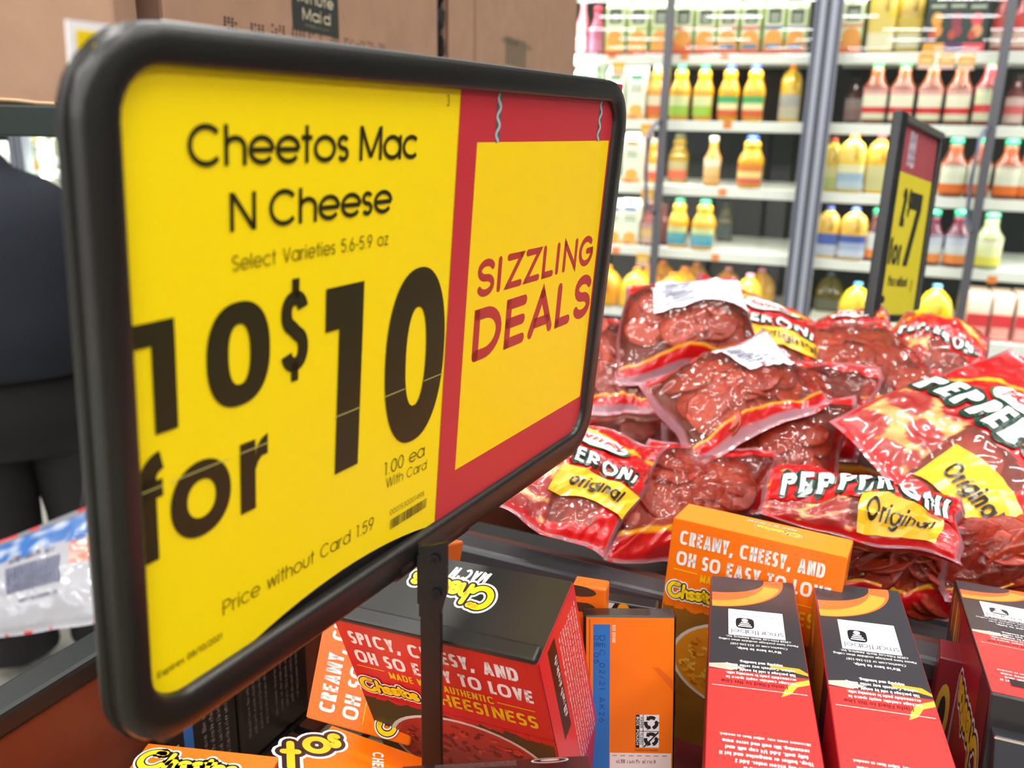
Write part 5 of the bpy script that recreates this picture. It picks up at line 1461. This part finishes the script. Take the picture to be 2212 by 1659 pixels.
SL_MESH = []
for k in range(4):
    V = [(0, 0, .0012)]; Fc = []; n = 18
    for j, (r, z) in enumerate(((.012, .0006), (.019, .0002), (.0205, -.0008), (.019, -.0018))):
        for i in range(n):
            a = 2 * math.pi * i / n; w = z + .0014 * (r / .02) ** 2 * math.sin(2 * a + k) + .0006 * math.sin(5 * a + k * 2)
            V.append((r * math.cos(a), r * math.sin(a), w))
    for i in range(n): Fc.append((0, 1 + i, 1 + (i + 1) % n))
    for j in range(3):
        for i in range(n):
            a, b_ = 1 + j * n + i, 1 + j * n + (i + 1) % n; Fc.append((a, a + n, b_ + n, b_))
    Fc.append(tuple(range(1 + 3 * n, 1 + 4 * n)))
    me = bpy.data.meshes.new('pepperoni_slice'); me.from_pydata(V, [], Fc); me.materials.append(MEAT[k]); me.polygons.foreach_set('use_smooth', [True] * len(me.polygons)); SL_MESH.append(me)

# far to near
B = Bag('red pepperoni bag topmost in the pile, its oval logo pointing at the orange gallons', (1512, 585, 1.0), (1772, 700, .98), (1800, 860, .86), (1440, 745, .88), .022, 3, slices=10)
B.front_print(); 
B = Bag('small visible front of a bag left of the small sign, yellow arc on top', (1762, 690, 1.1), (1905, 650, 1.06), (1960, 790, .98), (1770, 800, 1.0), .018, 8, slices=4)
B.front_print(label=False)
B = Bag('pointed bag right of the small sign with a yellow edge stripe', (1962, 664, 1.06), (2140, 735, 1.0), (2120, 850, .88), (1865, 800, .95), .02, 12, slices=8)
B.front_print(logo=False, label=False)
B = Bag('dark red bag lying between the small sign and the large right bag', (1700, 690, .96), (1900, 700, .98), (2080, 880, .82), (1800, 930, .8), .02, 15, art=art_back, slices=16)
B = Bag('clear-windowed bag with a barcode label at the top left of the pile', (1352, 618, .89), (1590, 592, .89), (1650, 790, .81), (1318, 830, .81), .036, 21, art=art_back, slices=26)
B.ship_label(.27, .5, .97, .9, -.02, 2)
B = Bag('cloudy bag peeking out between the big sign and the labelled bag', (1240, 690, .9), (1375, 700, .9), (1420, 890, .8), (1225, 900, .8), .024, 27, art=art_back, slices=12)
B = Bag('maroon back side of a bag beneath the two labelled bags', (1560, 760, .86), (1900, 800, .84), (1850, 1000, .74), (1480, 960, .74), .02, 30, art=art_dark, slices=16)
B = Bag('bag back with a red band and yellow stripe crossing the middle of the pile', (1430, 900, .74), (1850, 850, .76), (1790, 1110, .66), (1440, 1130, .66), .026, 33, art=art_dark, slices=20)
P = Print(B.mapper(), rough=.22, step=.0007, seg=3.5); W_, H_ = B.W * 1000, B.H * 1000
for i in range(1): P.ring(W_ * .3, H_ * .92, None, (W_ * .2, H_ * .09), '1E6A3A', 1, 24, 2, 0, 0, 360, 4); P.ring(W_ * .3, H_ * .92, None, (W_ * .18, H_ * .075), 'E8D8DA', 2, 24, 2, 0, 0, 360, 4)
P.build('back_print', B.root)
B = Bag('clear-windowed bag with a tilted white label in the middle of the pile', (1378, 835, .72), (1650, 715, .78), (1800, 862, .72), (1500, 1010, .64), .028, 40, art=art_back, slices=30)
B.ship_label(.52, .45, .99, .9, .1, 5)
B = Bag('maroon bag lying crosswise behind the orange creamy box', (1400, 950, .66), (1680, 990, .68), (1560, 1200, .60), (1300, 1215, .57), .024, 44, art=art_dark, slices=16)
B = Bag('red pepperoni bag at the left with its Original label upright, beside the big sign', (1130, 900, .62), (1455, 945, .62), (1300, 1213, .545), (1040, 1080, .55), .02, 50, slices=8)
B.front_print(word_='original', lwt=.2)
B = Bag('maroon bag underside at the lower right of the pile', (1800, 1120, .62), (2110, 1150, .62), (2090, 1345, .585), (1800, 1300, .585), .03, 54, art=art_dark, slices=26)
B = Bag('maroon bag below the corner of the large right bag', (2030, 1130, .58), (2300, 1110, .6), (2320, 1290, .57), (2040, 1300, .57), .022, 57, art=art_dark, slices=16)
B = Bag('pepperoni bag folded low over the pile with lettering above the orange box', (1655, 1030, .62), (2080, 1068, .575), (2078, 1232, .535), (1634, 1108, .575), .022, 60, slices=0)
P = Print(B.mapper(), rough=.2, step=.0007, seg=3.5); W_, H_ = B.W * 1000, B.H * 1000
for i in range(10): P.rect(W_ * (.05 + .09 * i), H_ * .34, W_ * (.05 + .09 * (i + 1)), H_ * .9, 'C21014', 0, 2, 8)
P.text('PEPPERONI', W_ * .52, H_ * .4, H_ * .25, 'E0DEE2', .22, .62, .16, width=W_ * .82, align='c', layer=1, p=2.3, outline=[(.09, '1A3A2C')], jitter=.12)
P.rect(W_ * .5, H_ * .06, W_ * .88, H_ * .36, 'EDB92A', 2, 10, 5); P.text('Original', W_ * .69, H_ * .13, H_ * .16, '2A2420', .14, .8, width=W_ * .3, align='c', layer=6)
P.build('front_print', B.root)
B = Bag('largest red pepperoni bag at the right edge, its lettering running downhill', (2185, 745, .8), (2560, 1010, .7), (2098, 1225, .585), (1788, 915, .7), .026, 66, n=(80, 90), slices=14, art=art_large)
B.front_print(lab=(.5, .97, .1, .32), ts=.16, tw=.92, wy=.475, kk=.75)
# bags deeper in the bin that carry the heap
for i, (q, dep) in enumerate((((1450, 1000), .86), ((1750, 980), .84), ((2050, 960), .9), ((1600, 800), 1.05), ((1900, 840), 1.1), ((2180, 1150), .7), ((1300, 900), .98))):
    x, y = q
    Bag(('hidden lower', 'low middle', 'low right', 'rear left', 'rear right', 'low far right', 'rear far left')[i] + ' pepperoni bag carrying the heap, seen only in gaps', (x - 190, y - 90, dep + .14), (x + 190, y - 70, dep + .14), (x + 210, y + 110, dep), (x - 210, y + 100, dep), .03, 80 + i, art=art_dark, n=(24, 26), slices=6)

# ------------------------------------------------------------------ stocking cart with cardboard cases
kraft = mat('A8846B', .75, vary=.07, scale=25, bump=.12, bscale=160); kraftd = mat('A67E5E', .75, vary=.08, scale=25)
green = mat('16241F', .35, .2)
T = math.radians(16); ca_ = Vector((math.sin(T), math.cos(T), 0)); cb_ = Vector((-ca_.y, ca_.x, 0))      # along the cases, away to the left
q0 = at(366, 200, .76)
ct = thing('stocking_cart', 'dark green stocking cart shelf carrying cardboard cases behind the big sign', 'cart', Vector((q0.x, q0.y, 0)))
zt = at(60, 226, .70).z; zb_ = at(60, 296, .70).z
L0 = at(-330, 232, .72); R0 = at(150, 232, .70)
fwd = Vector((.0, 1, 0))
deck0 = Vector((L0.x, R0.y, zb_))
box('deck_rail', deck0, Vector((R0.x - L0.x + .02, 0, 0)), Vector((0, .02, 0)), Z3 * (zt - zb_), green, ct, .002)
dk = Vector((R0.x + .02, R0.y + .004, zt - .006))
V = [Vector((L0.x, R0.y + .01, zt - .008)), dk, dk + ca_ * 1.0 + Vector((.03, 0, 0)), Vector((L0.x, R0.y + .95, zt - .008))]
V += [v_ - Z3 * .012 for v_ in V]
mobj('deck', V, [(0, 3, 2, 1), (4, 5, 6, 7), (0, 1, 5, 4), (1, 2, 6, 5), (2, 3, 7, 6), (3, 0, 4, 7)], green, ct)
for p_ in (dk + ca_ * .12 + Vector((.02, .0, 0)), dk + ca_ * .9 + Vector((-.02, 0, 0)), Vector((L0.x + .04, R0.y + .9, zt))):
    box('post', Vector((p_.x, p_.y, .14)), (.028, 0, 0), (0, .028, 0), Z3 * (zt - .15), green, ct, .003)
    vv, ff = loft([(p_.x + .014, p_.y + .014, .0, .03, .03, 2), (p_.x + .014, p_.y + .014, .06, .05, .03, 2), (p_.x + .014, p_.y + .014, .12, .03, .03, 2)], 14); mobj('wheel', vv, ff, blk, ct, smooth=True)


def case(label, O, ex, ey, w, d, h, m=kraft, flaps=True):
    r = thing('cardboard_case', label, 'box', O, 'cardboard cases on the stocking cart')
    bevel(box('case_body', O, ex * w, ey * d, Z3 * h, m, r), .003)
    return r


# left case, square on to the viewer
O = at(-260, 216, .73); O.z = zt
c1 = case('plain cardboard case at the top left, nearest on the cart', O, Vector((1, .02, 0)).normalized(), Vector((-.02, 1, 0)), (at(262, 100, .73) - at(-260, 100, .73)).length, .05, .34)
vv, ff = tube([at(205, -12, .729), at(228, 12, .729), at(238, 22, .729)], .0012, 6); mobj('dent', vv, ff, mat('7A5A42', .8), c1)
vv, ff = tube([at(-10, 214, .729), at(40, 217, .729), at(80, 222, .729), at(120, 224, .729)], .0016, 6); mobj('worn_edge', vv, ff, mat('D8B48E', .8), c1)
# middle case with the juice badge
dirn = ca_; left = -Vector((ca_.y, -ca_.x, 0))
O2 = at(368, 220, .80); O2.z = zt + .001


def on_case(x, y):
    q = at_plane(x, y, O2, Vector((ca_.y, -ca_.x, 0))); return (q - O2).dot(ca_), q.z - O2.z


Lc = on_case(946, 100)[0]
c2_ = case('cardboard case printed with a dark juice badge and dotted code', O2, ca_, left, Lc, .26, .36, kraft)
bevel(box('side_shade', O2 - ca_ * .004 + left * .0, ca_ * .004, left * .24, Z3 * .34, mat('7E5F4C', .8, vary=.1), c2_), .001)  # dark sheet painting the shade on the case's left side
cm_ = lambda u, v, h: O2 + ca_ * u + Z3 * v - left * h
P = Print(cm_, rough=.6, step=.0004)
a = on_case(632, 62); b_ = on_case(732, 77); t_ = on_case(632, -60)
P.rect(a[0], a[1], b_[0], t_[1], '2E3330', 1)
wbd = b_[0] - a[0]; hb = on_case(632, 3)[1] - on_case(632, 62)[1]
P.text('Maid', a[0] + wbd * .2, a[1] + hb * .42, hb * .46, 'C9BEA0', .17, .7, width=wbd * .6, layer=2)
P.text('Minute', a[0] + wbd * .12, a[1] + hb * 1.06, hb * .46, 'C9BEA0', .17, .7, width=wbd * .76, layer=2)
P.text('PREMIUM', a[0] + wbd * .25, a[1] + hb * .16, hb * .12, '8A8678', .15, .8, width=wbd * .5, layer=2)
r = random.Random(9)
for gx, gy in ((485, 52), (543, 66), (588, 68), (632, 78), (668, 86), (715, 94), (745, 98), (770, 102), (795, 106), (815, 108)):
    for i in range(4):
        for j in range(4):
            if r.random() < .7:
                u, v = on_case(gx + i * (8 if gx < 700 else 5), gy - 14 + j * 8 + i * 1.5); P.ring(u, v, None, (.0022, .0017), '3A2E26', 1, 6)
P.build('printed_badge', c2_)
# gap with a torn black edge, then the right case with a taped flap
O3 = O2 + ca_ * (Lc + .035); Lg = on_case(1244, 100)[0] - Lc - .035
c3 = case('cardboard case at the right end of the cart with a faint grey barcode', O3, ca_, left, Lg, .26, .35, kraft)
a = on_case(1022, 60)[0] - Lc - .035
box('tape_flap', O3 - left * .003 + Z3 * .0, ca_ * max(a - .01, .01), -left * .002, Z3 * .30, kraft, c3)
box('box_seam', O3 + ca_ * (a - .012) - left * .0022, ca_ * .02, left * .002, Z3 * .33, mat('8A6446', .8), c3)
P = Print(cm_, rough=.6, step=.0004)
u0, v0 = on_case(1092, 138); u1, v1 = on_case(1138, 92)
for k in range(7): P.rect(u0 + (u1 - u0) * k / 7, v0, u0 + (u1 - u0) * (k + .75) / 7, v1, '6E6250', 1)
u2, v2 = on_case(1084, 82); u3, v3 = on_case(1150, 74); P.rect(u2, v2 - .006, u3, v2 + .003, '7E6C58', 1)
P.build('faint_print', c3)
vv, ff = tube([O2 + ca_ * (Lc + .012 + .004 * math.sin(i * 1.7)) + left * .004 + Z3 * (i * .02) for i in range(17)], .011, 8)
tag(mobj('black_strap', vv, ff, mat('0E0D0C', .8), smooth=True), 'black crumpled strap hanging between the two cardboard cases', 'strap')

# ------------------------------------------------------------------ shopper in the dark jacket
PX = at(-72, 400, 2.05); px_, py_ = PX.x, PX.y
FA = math.radians(150)                                     # facing away and to the left
fd = Vector((math.sin(FA + math.pi), math.cos(FA + math.pi), 0)); sd = Vector((fd.y, -fd.x, 0))
pp = thing('person', 'person in a navy jacket and black trousers standing at the left edge', 'person', (px_, py_, 0))
org = Vector((px_, py_, 0))


def skin(name, pts, edges, m, root=0):
    me = bpy.data.meshes.new(name); me.from_pydata([tuple(org + sd * q[0] + fd * q[1] + Z3 * q[2] - org) for q in pts], edges, [])
    o = bpy.data.objects.new(name, me); COL.objects.link(o); o.parent = pp
    sk = o.modifiers.new('skin', 'SKIN'); lay = me.skin_vertices[0].data
    for i, q in enumerate(pts): lay[i].radius = (q[3], q[4] if len(q) > 4 else q[3])
    lay[root].use_root = True
    sb = o.modifiers.new('sub', 'SUBSURF'); sb.levels = 2; sb.render_levels = 2
    me.materials.append(m); o.modifiers['skin'].use_smooth_shade = True
    return o


skinm = mat('C08A6E', .5)
body = skin('body', [(0, 0, .86, .13, .1), (0, 0, 1.0, .12, .09), (0, .01, 1.18, .14, .09), (0, 0, 1.27, .08, .055), (0, 0, 1.36, .05), (0, .015, 1.43, .055), (0, .02, 1.5, .085, .1), (0, .02, 1.58, .08, .095),
                     (.17, 0, 1.22, .045), (.25, -.01, 1.03, .04), (.24, .1, .82, .033), (.24, .13, .75, .03),
                     (-.17, 0, 1.22, .045), (-.25, .02, 1.03, .04), (-.2, .2, .9, .033), (-.19, .25, .86, .03),
                     (.15, 0, .78, .08), (.175, .01, .46, .05), (.18, 0, .09, .04), (.185, .1, .04, .03),
                     (-.05, 0, .78, .08), (-.05, .01, .46, .05), (-.04, 0, .09, .04), (-.04, .1, .04, .03)],
            [(0, 1), (1, 2), (2, 3), (3, 4), (4, 5), (5, 6), (6, 7), (3, 8), (8, 9), (9, 10), (10, 11), (3, 12), (12, 13), (13, 14), (14, 15), (0, 16), (16, 17), (17, 18), (18, 19), (0, 20), (20, 21), (21, 22), (22, 23)], skinm)
for sgn, hx, hy, hz in ((1, .24, .13, .75), (-1, -.19, .25, .86)):        # fingers
    for k in range(4):
        y = hy + .012 + k * .014 - .02; l = (.07, .08, .075, .06)[k]
        skin('finger', [(hx, y, hz - .02, .011), (hx - sgn * .004, y + .01, hz - .02 - l * .5, .0095), (hx - sgn * .02, y + .012, hz - .02 - l, .008)], [(0, 1), (1, 2)], skinm)
    skin('thumb', [(hx - sgn * .015, hy + .03, hz, .012), (hx - sgn * .03, hy + .055, hz - .03, .0105), (hx - sgn * .03, hy + .06, hz - .06, .009)], [(0, 1), (1, 2)], skinm)
vv, ff = loft([(0, -.05, 1.4, .05, .03, 2), (0, -.035, 1.44, .082, .07, 2), (0, -.018, 1.5, .098, .105, 2), (0, -.008, 1.56, .1, .122, 2), (0, -.004, 1.61, .09, .115, 2), (0, -.004, 1.645, .06, .08, 2), (0, -.004, 1.66, .02, .03, 2)], 26)
mobj('hair', [sd * q[0] + fd * q[1] + Z3 * q[2] for q in vv], ff, mat('1E1612', .6, bump=.5, bscale=90), pp, smooth=True, world=False)
skin('nose', [(0, .115, 1.53, .01), (0, .132, 1.5, .014)], [(0, 1)], skinm)
for sgn in (-1, 1):
    skin('ear', [(sgn * .088, .02, 1.53, .012), (sgn * .09, .015, 1.49, .01)], [(0, 1)], skinm)
    vv, ff = tube([org + sd * sgn * .032 + fd * .108 + Z3 * 1.535, org + sd * sgn * .032 + fd * .116 + Z3 * 1.535], .011, 10); mobj('eye', vv, ff, mat('F0EEE8', .2), pp)
vv, ff = tube([org + sd * x + fd * (.115 - abs(x)) + Z3 * 1.462 for x in (-.024, -.01, .01, .024)], .005, 6); mobj('mouth', vv, ff, mat('9A4A44', .5), pp)
navy = mat('0A1322', .8, vary=.12, scale=40, bump=.5, bscale=14)


def cloth(name, rings, m):
    V, Fc = loft(rings, 30); V = [sd * q[0] + fd * q[1] + Z3 * q[2] for q in V]
    o = mobj(name, V, Fc, m, pp, smooth=True, world=False); return o


def vtube(pts, n=18):
    """limb of changing radius: (x, y, z, r)"""
    V, Fc = [], []
    for i, q in enumerate(pts):
        a = Vector(pts[max(0, i - 1)][:3]); b = Vector(pts[min(len(pts) - 1, i + 1)][:3]); t = (b - a).normalized()
        u = t.cross(Vector((0, 1, 0))).normalized(); w = t.cross(u)
        for k in range(n):
            an = 2 * math.pi * k / n; V.append(tuple(Vector(q[:3]) + (u * math.cos(an) + w * math.sin(an)) * q[3]))
    for i in range(len(pts) - 1):
        for k in range(n):
            l = (k + 1) % n; Fc.append((i * n + k, i * n + l, (i + 1) * n + l, (i + 1) * n + k))
    Fc.append(tuple(range(n))); Fc.append(tuple(range((len(pts) - 1) * n, len(pts) * n))); return V, Fc


def limbs(name, parts, m):
    V, Fc = join(parts); V = [sd * q[0] + fd * q[1] + Z3 * q[2] for q in V]
    return mobj(name, V, Fc, m, pp, smooth=True, world=False)


blkc = mat('0B0B0D', .85, bump=.3, bscale=30)
cloth('jacket', [(0, 0, .845, .235, .165, 2.4), (0, 0, .86, .25, .178, 2.4), (0, 0, .98, .232, .165, 2.4), (0, 0, 1.1, .238, .162, 2.4), (0, 0, 1.2, .246, .152, 2.4), (0, 0, 1.26, .225, .135, 2.3), (0, 0, 1.3, .17, .11, 2.2), (0, 0, 1.33, .1, .085, 2), (0, .005, 1.37, .07, .068, 2)], navy)
for sgn, arm in ((1, [(.19, 0, 1.24, .085), (.235, -.005, 1.19, .085), (.262, -.01, 1.1, .075), (.262, 0, 1.02, .068), (.25, .06, .9, .056), (.242, .11, .8, .05)]), (-1, [(-.19, 0, 1.24, .085), (-.235, -.005, 1.19, .085), (-.258, .0, 1.1, .075), (-.25, .03, 1.03, .068), (-.22, .13, .95, .056), (-.2, .21, .89, .05)])):
    limbs('sleeve', [vtube(arm)], navy)
cloth('trousers', [(.04, 0, .64, .22, .13, 2.6), (.03, 0, .76, .225, .148, 2.4), (0, 0, .9, .205, .14, 2.2)], blkc)
for sgn, lx in ((-1, -.06), (1, .165)): limbs('trouser_leg', [vtube([(lx * .9, 0, .76, .125), (lx, .005, .6, .122), (lx + .01, .012, .44, .108), (lx + .015, 0, .25, .1), (lx + .02, -.005, .07, .1)])], blkc)
for lx in (-.04, .185): skin('shoe', [(lx, -.03, .05, .05, .045), (lx, .08, .045, .05, .04), (lx, .18, .035, .042, .03)], [(0, 1), (1, 2)], mat('101010', .5))


# white plastic pack with blue print hanging in front of the legs
class Pack(Bag): pass


def art_pack(s, t, seed):
    n = noise.noise((s * 9, t * 14, 2.))
    if t > .93: return (.2, .2, .23, 1.)
    if t > .72 + .05 * n: return lerp3((.03, .13, .4), (.42, .48, .56), max(0, min(1, n * 2.4))) + (1.,)
    if s > .82 and .5 < t < .7: return lerp3((.55, .12, .05), (.5, .42, .38), max(0, min(1, n * 2 + .3))) + (1.,)
    return (.36, .36, .40, 1.)


Pk = Bag('white plastic-wrapped pack with blue print and barcode at the left edge', (-70, 1196, 1.62), (216, 1084, 1.58), (224, 1342, 1.5), (-60, 1388, 1.54), .03, 91, art=art_pack, n=(40, 36), slices=0, crink=.6)
Pk.root.name = 'wrapped_pack'; Pk.root['category'] = 'pack'; del Pk.root['group']
P = Print(Pk.mapper(), rough=.3, step=.0006, seg=8); W_, H_ = Pk.W * 1000, Pk.H * 1000
for k in range(16): P.rect(W_ * (.36 + .025 * k), H_ * .38, W_ * (.374 + .025 * k), H_ * .62, '3C4468', 1, 1, 6)
greek(P, W_ * .38, H_ * .66, H_ * .06, W_ * .36, '5A5A72', 1); greek(P, W_ * .44, H_ * .28, H_ * .045, W_ * .3, '6A6A7C', 1, 0, 4)
for k in range(4): P.rect(W_ * .06, H_ * (.36 + .08 * k), W_ * .26, H_ * (.385 + .08 * k), '54587A', 1, 5, 1)
P.build('pack_print', Pk.root)['kind'] = 'stuff'
for o_ in list(Pk.root.children):
    if o_.name.startswith('meat'): o_.data.materials[0] = mat('D8D8DC', .6); o_.name = 'filling'
# string loop by which the pack hangs from the hand
h_ = org + sd * .235 + fd * .15 + Z3 * .71
tpx = Pk.pos(.86, .97) 
vv, ff = tube([tpx, (tpx + h_) / 2 + Z3 * .01, h_], .003, 6); mobj('carry_strap', vv, ff, mat('0C0C0E', .7), Pk.root)
